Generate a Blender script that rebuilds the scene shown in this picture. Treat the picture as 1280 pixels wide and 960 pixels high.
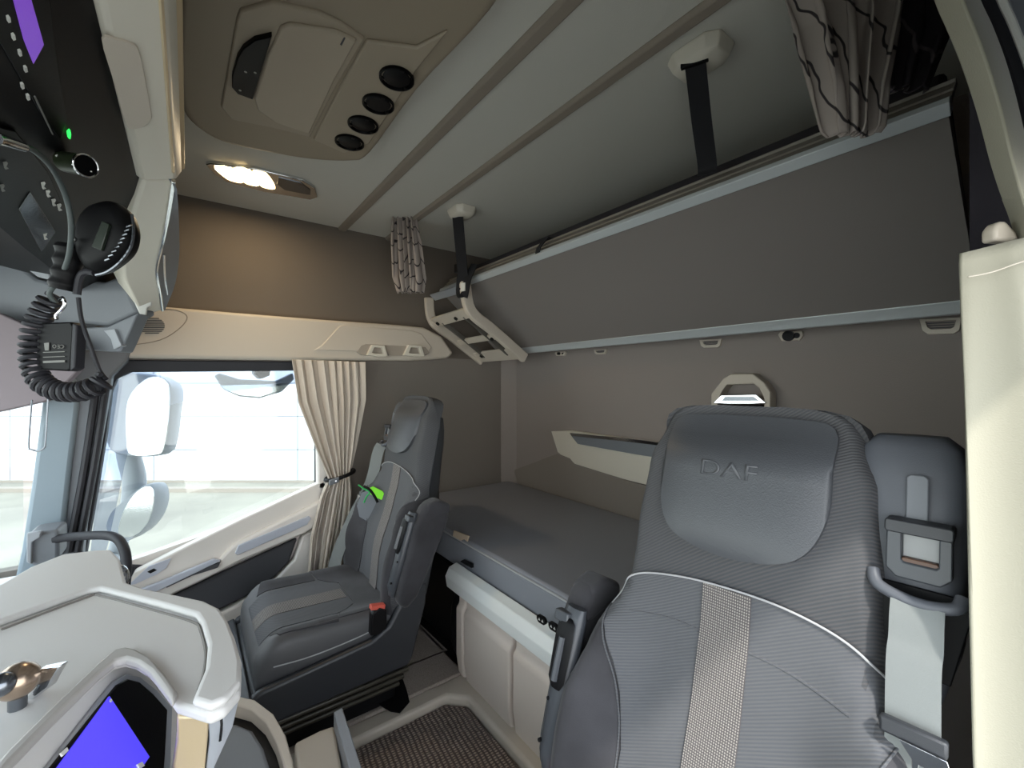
import bpy, bmesh, math
from mathutils import Vector, Matrix
C = bpy.context.scene
for o in list(bpy.data.objects): bpy.data.objects.remove(o)

# ------------------------------------------------------------------ camera, light, exposure
F = 540.0                      # focal length in pixels of the 1280 wide frame
CAM = Vector((0, 0, 1.25))     # x: towards the driver's door, y: rearwards, z: up, cab floor at 0
cd = bpy.data.cameras.new('camera'); cam = bpy.data.objects.new('camera', cd); C.collection.objects.link(cam)
cam.location = CAM; cam.rotation_euler = (math.radians(90), 0, math.atan2(0.8, 0.6))
cd.sensor_width = 36; cd.lens = 36 * F / 1280; cd.clip_start = 0.01; cd.clip_end = 200
C.camera = cam
C.view_settings.view_transform = 'Standard'; C.view_settings.look = 'None'
C.view_settings.gamma = 1; C.view_settings.use_curve_mapping = False
C.view_settings.exposure = 2.2
w = bpy.data.worlds.new('sky'); C.world = w; w.use_nodes = True
nt = w.node_tree; bg = nt.nodes['Background']
tc = nt.nodes.new('ShaderNodeTexCoord'); sp = nt.nodes.new('ShaderNodeSeparateXYZ'); rp = nt.nodes.new('ShaderNodeValToRGB')
nt.links.new(tc.outputs['Generated'], sp.inputs[0]); nt.links.new(sp.outputs['Z'], rp.inputs[0]); nt.links.new(rp.outputs[0], bg.inputs[0])
rp.color_ramp.elements[0].color = (0.95, 0.97, 0.96, 1); rp.color_ramp.elements[0].position = 0.0
rp.color_ramp.elements[1].color = (0.72, 0.84, 1.0, 1); rp.color_ramp.elements[1].position = 0.8
bg.inputs[1].default_value = 1.0
sd = bpy.data.lights.new('sun', 'SUN'); sd.energy = 1.0; sd.angle = math.radians(3); sd.color = (1, .96, .88)
so = bpy.data.objects.new('sun', sd); C.collection.objects.link(so)
so.rotation_euler = Vector((-.55, .3, -.78)).to_track_quat('-Z', 'Y').to_euler()

# ------------------------------------------------------------------ helpers
def P(u, v, X=None, Y=None, Z=None, D=None, PL=None):
    """the point of the plane X=, Y=, Z= (or a tilted plane PL=(point, normal)) seen at photo position u, v"""
    a = (u - 640) / F; b = (480 - v) / F
    d = Vector((.6 * a - .8, .8 * a + .6, b))
    if X is not None: k = X / d.x
    elif Y is not None: k = Y / d.y
    elif Z is not None: k = (Z - 1.25) / d.z
    elif D is not None: k = D
    else: k = (Vector(PL[0]) - CAM).dot(Vector(PL[1])) / d.dot(Vector(PL[1]))
    return CAM + d * k
def srgb(r, g, b):
    f = lambda c: (c / 255 / 12.92) if c / 255 <= .04045 else ((c / 255 + .055) / 1.055) ** 2.4
    return (f(r), f(g), f(b), 1)
MATS = {}
def mat(name, col, rough=.6, metal=0, pat=None, scale=200, strength=.15, col2=None, emit=0, spec=.5, sheen=0):
    if name in MATS: return MATS[name]
    m = bpy.data.materials.new(name); m.use_nodes = True; n = m.node_tree.nodes; L = m.node_tree.links
    b = n['Principled BSDF']; b.inputs['Base Color'].default_value = col
    b.inputs['Roughness'].default_value = rough; b.inputs['Metallic'].default_value = metal
    b.inputs['Specular IOR Level'].default_value = spec; b.inputs['Sheen Weight'].default_value = sheen
    if emit:
        b.inputs['Emission Color'].default_value = col; b.inputs['Emission Strength'].default_value = emit
    tc = n.new('ShaderNodeTexCoord')
    def bump(src, s, dist=.001):
        bp = n.new('ShaderNodeBump'); bp.inputs['Strength'].default_value = s; bp.inputs['Distance'].default_value = dist
        L.new(src, bp.inputs['Height']); L.new(bp.outputs[0], b.inputs['Normal'])
    def mixcol(src, lo=.35, hi=.65):
        r = n.new('ShaderNodeValToRGB'); r.color_ramp.elements[0].position = lo; r.color_ramp.elements[1].position = hi
        r.color_ramp.elements[0].color = col; r.color_ramp.elements[1].color = col2 or col
        L.new(src, r.inputs[0]); L.new(r.outputs[0], b.inputs['Base Color'])
    def noise(sc, det=2):
        t = n.new('ShaderNodeTexNoise'); t.inputs['Scale'].default_value = sc; t.inputs['Detail'].default_value = det
        L.new(tc.outputs['Object'], t.inputs['Vector']); return t.outputs['Fac']
    def wave(sc, rot=(0, 0, 0), dist=0, axis='X'):
        mp = n.new('ShaderNodeMapping'); mp.inputs['Rotation'].default_value = rot
        L.new(tc.outputs['Object'], mp.inputs[0])
        t = n.new('ShaderNodeTexWave'); t.bands_direction = axis; t.inputs['Scale'].default_value = sc; t.inputs['Distortion'].default_value = dist; t.inputs['Detail'].default_value = 0 if dist < 1 else 2
        L.new(mp.outputs[0], t.inputs['Vector']); return t.outputs['Fac']
    def mul(a, c, op='MULTIPLY'):
        t = n.new('ShaderNodeMath'); t.operation = op; L.new(a, t.inputs[0]); L.new(c, t.inputs[1]); return t.outputs[0]
    if pat == 'plastic' or pat is None:
        s = noise(scale, 3); bump(s, strength, .0006)
    elif pat == 'felt':
        s = noise(scale, 4); bump(s, strength, .002); 
        if col2: mixcol(s)
    elif pat == 'rib':
        s = wave(scale, (.6, math.radians(28), 0), 0, 'Z'); bump(s, strength, .0015)
        if col2: mixcol(s, .1, .9)
    elif pat == 'dots':
        s = mul(wave(scale, (0, 0, 0), .1, 'X'), wave(scale * 1.0, (.8, 0, 0), .1, 'Z')); bump(s, strength, .0015); mixcol(s, .25, .55)
    elif pat == 'weave':
        s = mul(wave(scale, (0, 0, .1), 2.5, 'X'), wave(scale * .6, (0, 0, .1), 2.0, 'Y')); bump(s, strength, .006); mixcol(s, .1, .5)
    elif pat == 'suede':
        s = noise(scale, 5); bump(noise(600, 2), strength, .001); mixcol(s, .35, .7)
    elif pat == 'leather':
        t = n.new('ShaderNodeTexVoronoi'); t.inputs['Scale'].default_value = scale; L.new(tc.outputs['Object'], t.inputs['Vector'])
        bump(t.outputs['Distance'], strength, .001)
    elif pat == 'stripes':      # printed curtain: thin dark wandering lines
        s = wave(scale, (.25, .35, .3), 5, 'X'); mixcol(s, .955, .985); 
    elif pat == 'brushed':
        s = wave(scale, (0, 0, 0), 3, 'Z'); bump(s, strength, .0004)
    elif pat == 'paving':
        s = noise(.6, 6); mixcol(s, .35, .7)
    MATS[name] = m
    return m
def glassy(name, tint, refl=.06, alpha=1):
    m = bpy.data.materials.new(name); m.use_nodes = True; n = m.node_tree.nodes; L = m.node_tree.links
    n.remove(n['Principled BSDF']); t = n.new('ShaderNodeBsdfTransparent'); t.inputs[0].default_value = tint
    g = n.new('ShaderNodeBsdfGlossy'); g.inputs['Roughness'].default_value = .02
    mx = n.new('ShaderNodeMixShader'); mx.inputs[0].default_value = refl
    L.new(t.outputs[0], mx.inputs[1]); L.new(g.outputs[0], mx.inputs[2]); L.new(mx.outputs[0], n['Material Output'].inputs[0])
    return m
def link(o):
    C.collection.objects.link(o); return o
ORG = {}
def thing(name, label, cat, loc, group=None):
    o = link(bpy.data.objects.new(name, None)); o.location = loc; o.empty_display_size = .05
    o['label'] = label; o['category'] = cat
    if group: o['group'] = group
    ORG[o.name] = Vector(loc); return o
def root_of(o):
    while o.parent: o = o.parent
    return o
def sharp(bm, ang=38):
    bmesh.ops.recalc_face_normals(bm, faces=bm.faces)
    for f in bm.faces: f.smooth = True
    for e in bm.edges:
        if len(e.link_faces) == 2 and e.calc_face_angle(0) > math.radians(ang): e.smooth = False
def obj(name, bm, m, parent=None, bevel=0, sub=0, solid=0, local=False, segs=2, ang=38, label=None, recalc=True):
    bmesh.ops.remove_doubles(bm, verts=bm.verts, dist=1e-6)
    if recalc: sharp(bm, ang)
    else:
        for f in bm.faces: f.smooth = True
    me = bpy.data.meshes.new(name)
    o = link(bpy.data.objects.new(name, me))
    if parent is None:
        xs = [v.co for v in bm.verts]
        c = Vector(((min(v.x for v in xs) + max(v.x for v in xs)) / 2, (min(v.y for v in xs) + max(v.y for v in xs)) / 2, min(v.z for v in xs)))
        bmesh.ops.translate(bm, verts=bm.verts, vec=-c); o.location = c; ORG[o.name] = c
    else:
        o.parent = parent; r = root_of(parent)
        if not local: bmesh.ops.translate(bm, verts=bm.verts, vec=-ORG[r.name])
    bm.to_mesh(me); bm.free()
    me.materials.append(m)
    if solid:
        s = o.modifiers.new('thickness', 'SOLIDIFY'); s.thickness = solid; s.offset = 0
    if bevel:
        b = o.modifiers.new('bevel', 'BEVEL'); b.width = bevel; b.segments = segs; b.limit_method = 'ANGLE'; b.angle_limit = math.radians(30)
        b.harden_normals = False
    if sub:
        s = o.modifiers.new('smooth', 'SUBSURF'); s.levels = sub; s.render_levels = sub
    if label: o['label'] = label
    return o
def tag(o, label, cat, group=None):
    o['label'] = label; o['category'] = cat
    if group: o['group'] = group
    return o
def struct(name, bm, m, parent=None, label=None, **k):
    o = obj(name, bm, m, parent, **k)
    if parent is None: o['kind'] = 'structure'
    if label: o['label'] = label
    return o
def NB(): return bmesh.new()
def box(bm, a, b):
    a, b = Vector(a), Vector(b)
    vs = [bm.verts.new((x, y, z)) for x in (a.x, b.x) for y in (a.y, b.y) for z in (a.z, b.z)]
    for q in ((0, 1, 3, 2), (4, 6, 7, 5), (0, 4, 5, 1), (2, 3, 7, 6), (0, 2, 6, 4), (1, 5, 7, 3)): bm.faces.new([vs[i] for i in q])
    return bm
def obox(bm, c, ax, ay, az, h):
    c = Vector(c); ax, ay, az = Vector(ax).normalized() * h[0], Vector(ay).normalized() * h[1], Vector(az).normalized() * h[2]
    vs = [bm.verts.new(c + ax * i + ay * j + az * k) for i in (-1, 1) for j in (-1, 1) for k in (-1, 1)]
    for q in ((0, 1, 3, 2), (4, 6, 7, 5), (0, 4, 5, 1), (2, 3, 7, 6), (0, 2, 6, 4), (1, 5, 7, 3)): bm.faces.new([vs[i] for i in q])
    return bm
def prism(bm, pts, vec, hole=None):
    vec = Vector(vec); pts = [Vector(p) for p in pts]
    a = [bm.verts.new(p) for p in pts]; b = [bm.verts.new(p + vec) for p in pts]; n = len(a)
    if not hole:
        bm.faces.new(a); bm.faces.new(b[::-1])
        for i in range(n): bm.faces.new([a[i], a[(i + 1) % n], b[(i + 1) % n], b[i]])
        return bm
    hp = [Vector(p) for p in hole]; m_ = len(hp); assert m_ == n
    c = [bm.verts.new(p) for p in hp]; d = [bm.verts.new(p + vec) for p in hp]
    for i in range(n):
        j = (i + 1) % n
        for q in ((a[i], a[j], c[j], c[i]), (b[i], d[i], d[j], b[j]), (a[i], b[i], b[j], a[j]), (c[i], c[j], d[j], d[i])): bm.faces.new(q)
    return bm
def loft(bm, rings, cap=True, closed=True):
    R = [[bm.verts.new(p) for p in r] for r in rings]; n = len(R[0])
    for i in range(len(R) - 1):
        for j in range(n if closed else n - 1):
            bm.faces.new([R[i][j], R[i][(j + 1) % n], R[i + 1][(j + 1) % n], R[i + 1][j]])
    if cap and closed: bm.faces.new(R[0][::-1]); bm.faces.new(R[-1])
    return bm
def catmull(pts, k=6, closed=False):
    pts = [Vector(p) for p in pts]; n = len(pts); out = []
    for i in range(n if closed else n - 1):
        if closed: p0, p1, p2, p3 = pts[i - 1], pts[i], pts[(i + 1) % n], pts[(i + 2) % n]
        else: p0, p1, p2, p3 = pts[max(i - 1, 0)], pts[i], pts[i + 1], pts[min(i + 2, n - 1)]
        for j in range(k):
            t = j / k
            out.append(.5 * ((2 * p1) + (p2 - p0) * t + (2 * p0 - 5 * p1 + 4 * p2 - p3) * t * t + (3 * p1 - p0 - 3 * p2 + p3) * t ** 3))
    if not closed: out.append(pts[-1])
    return out
def frames(path):
    path = [Vector(p) for p in path]; T = []
    for i in range(len(path)): T.append((path[min(i + 1, len(path) - 1)] - path[max(i - 1, 0)]).normalized())
    up = Vector((0, 0, 1)) if abs(T[0].z) < .9 else Vector((1, 0, 0))
    N = [(up - T[0] * up.dot(T[0])).normalized()]
    for i in range(1, len(T)):
        v = N[-1] - T[i] * N[-1].dot(T[i]); N.append(v.normalized() if v.length > 1e-6 else N[-1])
    return path, T, N
def tube(bm, path, r, seg=10, smooth=0):
    if smooth: path = catmull(path, smooth)
    path, T, N = frames(path); rings = []
    for i, p in enumerate(path):
        rr = r(i / (len(path) - 1)) if callable(r) else r
        B = T[i].cross(N[i])
        rings.append([p + N[i] * rr * math.cos(2 * math.pi * j / seg) + B * rr * math.sin(2 * math.pi * j / seg) for j in range(seg)])
    return loft(bm, rings)
def ribbon(bm, path, wdir, width, th, smooth=0):
    """flat strap along path; wdir is the direction across it"""
    if smooth: path = catmull(path, smooth)
    path = [Vector(p) for p in path]; wdir = Vector(wdir).normalized(); rings = []
    for i, p in enumerate(path):
        t = (path[min(i + 1, len(path) - 1)] - path[max(i - 1, 0)]).normalized()
        w_ = (wdir - t * wdir.dot(t)).normalized(); n_ = t.cross(w_)
        ww = width(i / (len(path) - 1)) if callable(width) else width
        rings.append([p + w_ * ww / 2 + n_ * th / 2, p - w_ * ww / 2 + n_ * th / 2, p - w_ * ww / 2 - n_ * th / 2, p + w_ * ww / 2 - n_ * th / 2])
    return loft(bm, rings)
def disc(bm, c, n_, r, h, seg=24, r2=None):
    c = Vector(c); n_ = Vector(n_).normalized(); a = n_.orthogonal().normalized(); b = n_.cross(a)
    r2 = r if r2 is None else r2
    rg = lambda rr, k: [c + n_ * k + (a * math.cos(2 * math.pi * j / seg) + b * math.sin(2 * math.pi * j / seg)) * rr for j in range(seg)]
    return loft(bm, [rg(r, 0), rg(r2, h)])
def lathe(bm, c, n_, prof, seg=24):
    c = Vector(c); n_ = Vector(n_).normalized(); a = n_.orthogonal().normalized(); b = n_.cross(a)
    return loft(bm, [[c + n_ * h + (a * math.cos(2 * math.pi * j / seg) + b * math.sin(2 * math.pi * j / seg)) * rr for j in range(seg)] for rr, h in prof])
def torus(bm, c, n_, R, r, seg=32, s2=8):
    c = Vector(c); n_ = Vector(n_).normalized(); a = n_.orthogonal().normalized(); b = n_.cross(a)
    R_ = []
    for i in range(seg):
        d = a * math.cos(2 * math.pi * i / seg) + b * math.sin(2 * math.pi * i / seg)
        R_.append([bm.verts.new(c + d * (R + r * math.cos(2 * math.pi * j / s2)) + n_ * r * math.sin(2 * math.pi * j / s2)) for j in range(s2)])
    for i in range(seg):
        for j in range(s2): bm.faces.new([R_[i][j], R_[(i + 1) % seg][j], R_[(i + 1) % seg][(j + 1) % s2], R_[i][(j + 1) % s2]])
    return bm
def poly(uv, sm=0, **k):
    pts = [P(u, v, **k) for u, v in uv]
    return catmull(pts, sm, True) if sm else pts
def inlay(bm, pts2, S, off=.004, step=.02, skirt=.006):
    """patch with outline pts2 (s, h) laid over the surface S(s, h, offset)"""
    b2 = bmesh.new(); b2.faces.new([b2.verts.new((x, y, 0)) for x, y in pts2])
    for ax in (0, 1):
        lo = min(p[ax] for p in pts2); hi = max(p[ax] for p in pts2); k = math.floor(lo / step) + 1
        while k * step < hi - 1e-5:
            co = [0, 0, 0]; no = [0, 0, 0]; co[ax] = k * step; no[ax] = 1
            bmesh.ops.bisect_plane(b2, geom=b2.verts[:] + b2.edges[:] + b2.faces[:], plane_co=co, plane_no=no, dist=1e-6); k += 1
    bmesh.ops.triangulate(b2, faces=[f for f in b2.faces if len(f.verts) > 4])
    vm = {}; b2.verts.index_update()
    for v in b2.verts: vm[v.index] = bm.verts.new(S(v.co.x, v.co.y, off))
    for f in b2.faces: bm.faces.new([vm[v.index] for v in f.verts])
    low = {}
    for e in b2.edges:
        if len(e.link_faces) == 1:
            q = []
            for v in e.verts:
                if v.index not in low: low[v.index] = bm.verts.new(S(v.co.x, v.co.y, off - skirt))
                q.append(v.index)
            bm.faces.new([vm[q[0]], vm[q[1]], low[q[1]], low[q[0]]])
    b2.free(); return bm
def ip(tab, t):
    if t <= tab[0][0]: return tab[0][1]
    for (a, x), (b, y) in zip(tab, tab[1:]):
        if t <= b:
            k = (t - a) / (b - a); k = k * k * (3 - 2 * k); return x + (y - x) * k
    return tab[-1][1]
def text(name, s, m, origin, right, up, size, parent, depth=.0006, align='CENTER'):
    cu = bpy.data.curves.new(name, 'FONT'); cu.body = s; cu.size = size; cu.extrude = depth; cu.align_x = align; cu.align_y = 'CENTER'
    t = bpy.data.objects.new(name, cu); C.collection.objects.link(t); bpy.context.view_layer.update()
    me = bpy.data.meshes.new_from_object(t.evaluated_get(bpy.context.evaluated_depsgraph_get()))
    bpy.data.objects.remove(t)
    r = Vector(right).normalized(); u = (Vector(up) - r * Vector(up).dot(r)).normalized(); n_ = r.cross(u)
    bm = NB(); bm.from_mesh(me)
    for v in bm.verts: v.co = Vector(origin) + r * v.co.x + u * v.co.y + n_ * v.co.z
    return obj(name, bm, m, parent, recalc=False)

# ------------------------------------------------------------------ materials
M = dict(
 ceiling=mat('ceiling_felt', srgb(198, 196, 187), .95, pat='felt', scale=500, strength=.25),
 ribm=mat('ceiling_strip', srgb(142, 132, 120), .8),
 taupel=mat('upper_side_felt', srgb(104, 96, 88), .95, pat='felt', scale=450, strength=.3),
 taupe=mat('taupe_felt', srgb(142, 133, 128), .95, pat='felt', scale=450, strength=.3),
 wallb=mat('beige_wall_felt', srgb(130, 122, 114), .95, pat='felt', scale=450, strength=.25),
 beige=mat('beige_plastic', srgb(196, 186, 172), .55, scale=900, strength=.2),
 lbeige=mat('light_beige_plastic', srgb(212, 206, 192), .5, scale=900, strength=.15),
 dash=mat('dash_plastic', srgb(204, 202, 200), .6, scale=1200, strength=.35),
 dashd=mat('dash_groove', srgb(122, 118, 114), .6),
 hatch=mat('hatch_plastic', srgb(150, 138, 120), .6, scale=900, strength=.2),
 black=mat('black_plastic', srgb(15, 15, 17), .5, spec=.2, scale=900, strength=.2),
 gloss=mat('gloss_black', srgb(5, 5, 7), .4, spec=.12),
 rubber=mat('black_rubber', srgb(38, 38, 44), .6),
 slate=mat('slate_plastic', srgb(112, 116, 122), .5),
 lslate=mat('light_slate_plastic', srgb(150, 154, 160), .45),
 pillar=mat('pillar_plastic', srgb(132, 146, 156), .5),
 navy=mat('navy_fabric_and_shade', srgb(40, 37, 44), .95, pat='felt', scale=300),
 fab=mat('ribbed_seat_fabric', srgb(78, 77, 78), .85, pat='rib', scale=75, strength=.35, col2=srgb(64, 66, 70)),
 fabi=mat('inner_seat_fabric', srgb(90, 90, 92), .85, pat='rib', scale=75, strength=.35, col2=srgb(78, 80, 85)),
 stripe=mat('dotted_stripe_fabric', srgb(84, 80, 80), .85, pat='dots', scale=95, strength=.4, col2=srgb(156, 150, 144)),
 suede=mat('suede', srgb(46, 45, 48), .95, pat='suede', scale=9, strength=.2, col2=srgb(62, 61, 65), sheen=.15),
 leather=mat('seat_leather', srgb(66, 68, 72), .38, pat='leather', scale=500, strength=.2),
 sidel=mat('seat_side_leather', srgb(84, 84, 86), .5, pat='leather', scale=500, strength=.15),
 pipe=mat('light_piping', srgb(170, 170, 172), .7),
 shell=mat('seat_shell_plastic', srgb(48, 50, 54), .42, scale=1000, strength=.3),
 wing=mat('belt_wing_plastic', srgb(86, 89, 96), .5, scale=1000, strength=.3),
 lever=mat('armrest_plastic', srgb(66, 69, 74), .35, scale=1000, strength=.15),
 belt=mat('belt_webbing', srgb(120, 124, 123), .8, pat='felt', scale=900, strength=.2),
 strap=mat('black_webbing', srgb(24, 24, 28), .9),
 alu=mat('brushed_aluminium', srgb(196, 202, 204), .4, .35, pat='brushed', scale=60, strength=.1),
 chrome=mat('chrome', srgb(220, 222, 225), .12, 1),
 dchrome=mat('dark_chrome', srgb(120, 124, 130), .25, .9),
 matt=mat('mattress_fabric', srgb(138, 140, 147), .55, pat='felt', scale=700, strength=.3),
 matts=mat('mattress_side_fabric', srgb(132, 135, 142), .65, pat='felt', scale=700, strength=.3),
 under=mat('bunk_underside_board', srgb(124, 118, 114), .85, pat='felt', scale=500, strength=.15),
 silver=mat('silver_beam_plastic', srgb(238, 241, 238), .4),
 panel=mat('storage_panel', srgb(216, 204, 193), .6, scale=900, strength=.2),
 carpet=mat('tunnel_carpet', srgb(168, 156, 146), .98, pat='felt', scale=250, strength=.6, col2=srgb(144, 134, 126)),
 floorr=mat('floor_rubber', srgb(60, 56, 52), .9),
 woven=mat('woven_mat', srgb(84, 74, 69), .95, pat='weave', scale=34, strength=.8, col2=srgb(176, 160, 148)),
 curt=mat('beige_curtain', srgb(206, 196, 184), .9, pat='felt', scale=600, strength=.2),
 curtr=mat('light_curtain', srgb(148, 145, 130), .9, pat='felt', scale=600, strength=.2),
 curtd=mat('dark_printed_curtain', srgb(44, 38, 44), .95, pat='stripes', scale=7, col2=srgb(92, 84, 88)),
 curts=mat('printed_curtain', srgb(152, 142, 136), .9, pat='stripes', scale=9, col2=srgb(40, 35, 38)),
 door=mat('door_plastic', srgb(226, 219, 212), .5, scale=900, strength=.15),
 doorsil=mat('door_silver', srgb(196, 200, 212), .35, .3),
 doord=mat('door_pocket', srgb(70, 70, 74), .8, scale=700, strength=.3),
 gold=mat('champagne_trim', srgb(206, 186, 152), .35, .3),
 red=mat('red_button', srgb(208, 92, 76), .5),
 green=mat('green_tag', srgb(130, 225, 40), .5),
 dgreen=mat('green_cord', srgb(40, 160, 80), .5),
 white=mat('white_print', srgb(215, 215, 210), .6),
 grey=mat('grey_print', srgb(120, 120, 116), .6),
 screen=mat('screen_blue', srgb(78, 66, 235), .3, emit=.2),
 purple=mat('radio_display', srgb(118, 66, 190), .3, emit=.12),
 led=mat('green_led', srgb(40, 240, 80), .3, emit=.5),
 lamp=mat('warm_led_lens', srgb(255, 222, 160), .3, emit=1.8),
 build=mat('white_building_panel', srgb(190, 196, 203), .7),
 joint=mat('panel_joint', srgb(118, 124, 132), .8),
 pave=mat('concrete_paving', srgb(134, 132, 122), .9, pat='paving', col2=srgb(112, 110, 103)),
 kerb=mat('kerb_concrete', srgb(140, 134, 126), .9),
 mirr=mat('mirror_glass', srgb(200, 205, 208), .06, 1),
 mhouse=mat('mirror_housing', srgb(150, 155, 162), .5),
)
GL = glassy('window_glass', (.93, .96, .95, 1), .04)
GLT = glassy('tinted_deflector', (.74, .77, .84, 1), .05)

# ------------------------------------------------------------------ the setting
XL, YB, ZC = -2.25, 1.67, 2.03
def S_(name, m, *boxes, parent=None, **k):
    bm = NB()
    for a, b in boxes: box(bm, a, b)
    return struct(name, bm, m, parent, **k)
S_('floor', M['floorr'], ((XL - .05, -.9, -.05), (.1, YB + .05, 0)))
S_('ceiling', M['ceiling'], ((XL - .05, -.9, ZC), (.1, YB + .05, ZC + .05)))
S_('wall_back', M['taupe'], ((XL - .05, YB, 0), (.1, YB + .05, ZC)))
S_('wall_left', M['wallb'], ((XL - .05, .52, 0), (XL, YB, 1.40)), ((XL - .05, -.9, 0), (XL, -.47, .60)), ((XL - .05, -.62, 1.30), (XL, -.47, 1.40)), ((XL - .05, -.9, 1.34), (XL, -.62, 1.40)), ((XL - .05, -.47, 1.345), (XL, .52, 1.40)))
S_('wall_left', M['taupel'], ((XL - .05, -.9, 1.40), (XL + .004, YB, ZC)))
S_('wall_right', M['navy'], ((-.06, .86, 0), (-.01, YB, 1.45)), ((-.10, .88, 1.42), (-.01, YB, ZC)), ((.05, .30, 1.45), (.1, .86, ZC)), ((.05, -.9, 1.45), (.1, .30, ZC)), ((.05, -.9, 0), (.1, -.60, 1.45)), ((-.06, .86, 0), (.1, .90, 1.45)), ((-.03, .76, 0), (.1, .86, 1.45)))  # dark navy colour carries the shade this side wall lies in
S_('wall_front', M['slate'], ((XL, -.95, 0), (.1, -.9, .70)), ((XL, -.95, 1.62), (.1, -.9, ZC)))
# raised corner pad strip where the back wall meets the side wall
bm = NB(); prism(bm, [(XL, 1.60, .3), (XL, YB, .3), (XL + .07, YB, .3)], (0, 0, 1.7)); struct('trim_1', bm, M['taupe'])
# ceiling strips
for i, (y0, y1) in enumerate(((.605, .635), (.845, .872))):
    bm = NB(); prism(bm, [(XL, y0 - .008, ZC), (XL, y0, ZC - .012), (XL, y1, ZC - .012), (XL, y1 + .008, ZC)], (2.2, 0, 0))
    struct('trim_%d' % (i + 2), bm, M['ribm'], bevel=.003)
# tunnel floor carpet with raised lip and recess for the mat
bm = NB(); box(bm, (-2.2, .60, .0), (-1.62, .86, .135)); box(bm, (-1.62, .0, 0), (-1.45, .86, .135)); struct('trim_4', bm, M['carpet'], bevel=.01)
bm = NB(); box(bm, (-1.445, -.1, 0), (-.55, .86, .085)); struct('trim_5', bm, M['carpet'])
bm = NB(); prism(bm, [(-1.455, -.1, .13), (-1.455, .875, .13), (-.60, .875, .13), (-.60, .80, .13), (-1.33, .80, .13), (-1.385, .745, .13), (-1.385, -.1, .13)][::-1], (0, 0, -.12))
struct('trim_6', bm, M['beige'], bevel=.012, segs=3)

# passenger door : panel built in layers on the side wall
door_pts = [(-.47, 0), (-.47, .50), (-.14, .565), (.30, .665), (.52, .735), (.52, 0)]
bm = NB(); prism(bm, [(XL, y, z) for y, z in door_pts], (-.05, 0, 0)); dr = struct('door_1', bm, M['door'])
def dpart(name, uv, m, X=-2.2, th=-.05, bev=.006, parent=None, sm=0):
    bm = NB(); prism(bm, poly(uv, sm, X=X), (th, 0, 0)); return struct(name, bm, m, parent or dr, bevel=bev)
dpart('window_ledge', [(168, 716), (205, 697), (300, 650), (405, 601), (412, 612), (412, 640), (300, 690), (200, 736), (150, 752)], M['door'], X=-2.19)
sw = dpart('switch_panel', [(160, 732), (186, 708), (214, 698), (208, 710), (196, 718), (170, 730)], M['doorsil'], X=-2.185, th=-.01, bev=.001)
dpart('window_switch', [(184, 715), (192, 711), (196, 713), (188, 717)], M['black'], X=-2.18, th=-.01, bev=.001, parent=sw)
dpart('armrest', [(150, 750), (200, 733), (272, 702), (292, 681), (392, 631), (404, 624), (408, 650), (380, 668), (300, 702), (250, 728), (215, 744), (170, 762)], M['door'], X=-2.165, bev=.01)
dpart('pull_handle', [(155, 745), (200, 728), (268, 699), (277, 701), (262, 708), (204, 736), (165, 752)], M['doorsil'], X=-2.155, th=-.02, bev=.003)
dpart('grip_recess', [(207, 731), (250, 711), (276, 703), (272, 710), (240, 720), (208, 735)], M['doord'], X=-2.156, th=-.02, bev=.002)
dpart('silver_insert', [(298, 682), (386, 645), (389, 648), (384, 656), (297, 694), (294, 692)], M['doorsil'], X=-2.157, th=-.02, bev=.002)
dpart('door_pocket', [(178, 765), (215, 746), (300, 706), (372, 673), (362, 702), (340, 725), (318, 741), (270, 765), (230, 785), (200, 790)], M['doord'], X=-2.205, th=-.03, bev=.01)
dpart('lower_panel', [(215, 800), (232, 787), (290, 760), (318, 744), (345, 724), (368, 700), (378, 670), (392, 662), (404, 650), (400, 700), (395, 745), (370, 830), (260, 880)], M['door'], X=-2.195, bev=.01)
# door opening seal, glass, deflector
uvo = [(103, 720), (122, 640), (140, 540), (136, 494), (147, 464), (163, 453), (373, 455), (410, 455), (412, 640), (300, 690), (180, 745)]
uvi = [(111, 708), (128, 640), (147, 560), (137, 494), (144, 474), (160, 465), (373, 463), (397, 463), (397, 618), (300, 663), (178, 712)]
uvo = [(92, 712), (108, 625), (124, 540), (133, 480), (142, 462), (160, 450), (373, 452), (412, 452), (412, 622), (300, 672), (178, 724)]
uvi = [(105, 704), (121, 615), (133, 540), (139, 490), (146, 473), (163, 465), (373, 463), (396, 463), (396, 617), (300, 660), (186, 708)]
bm = NB(); prism(bm, poly(uvo, X=-2.235), (-.06, 0, 0), poly(uvi, X=-2.235)); struct('trim_7', bm, M['rubber'], bevel=.004)
bm = NB(); prism(bm, poly(uvo, X=-2.27), (-.004, 0, 0)); struct('window_1', bm, GL)
bm = NB(); prism(bm, poly([(112, 700), (121, 615), (133, 540), (140, 480), (163, 465), (396, 463), (394, 476), (340, 484), (290, 490), (235, 500), (205, 509), (180, 524), (165, 548), (156, 580), (148, 620), (135, 680), (128, 702)], X=-2.33), (-.003, 0, 0))
tag(obj('wind_deflector', bm, GLT), 'smoke tinted wind deflector along the top and front of the passenger window', 'deflector')
bm = NB(); box(bm, (-2.3, -.93, .60), (.05, -.925, 1.65)); box(bm, (-2.28, -.925, .60), (-2.275, -.47, 1.36)); struct('window_2', bm, GL)
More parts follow.
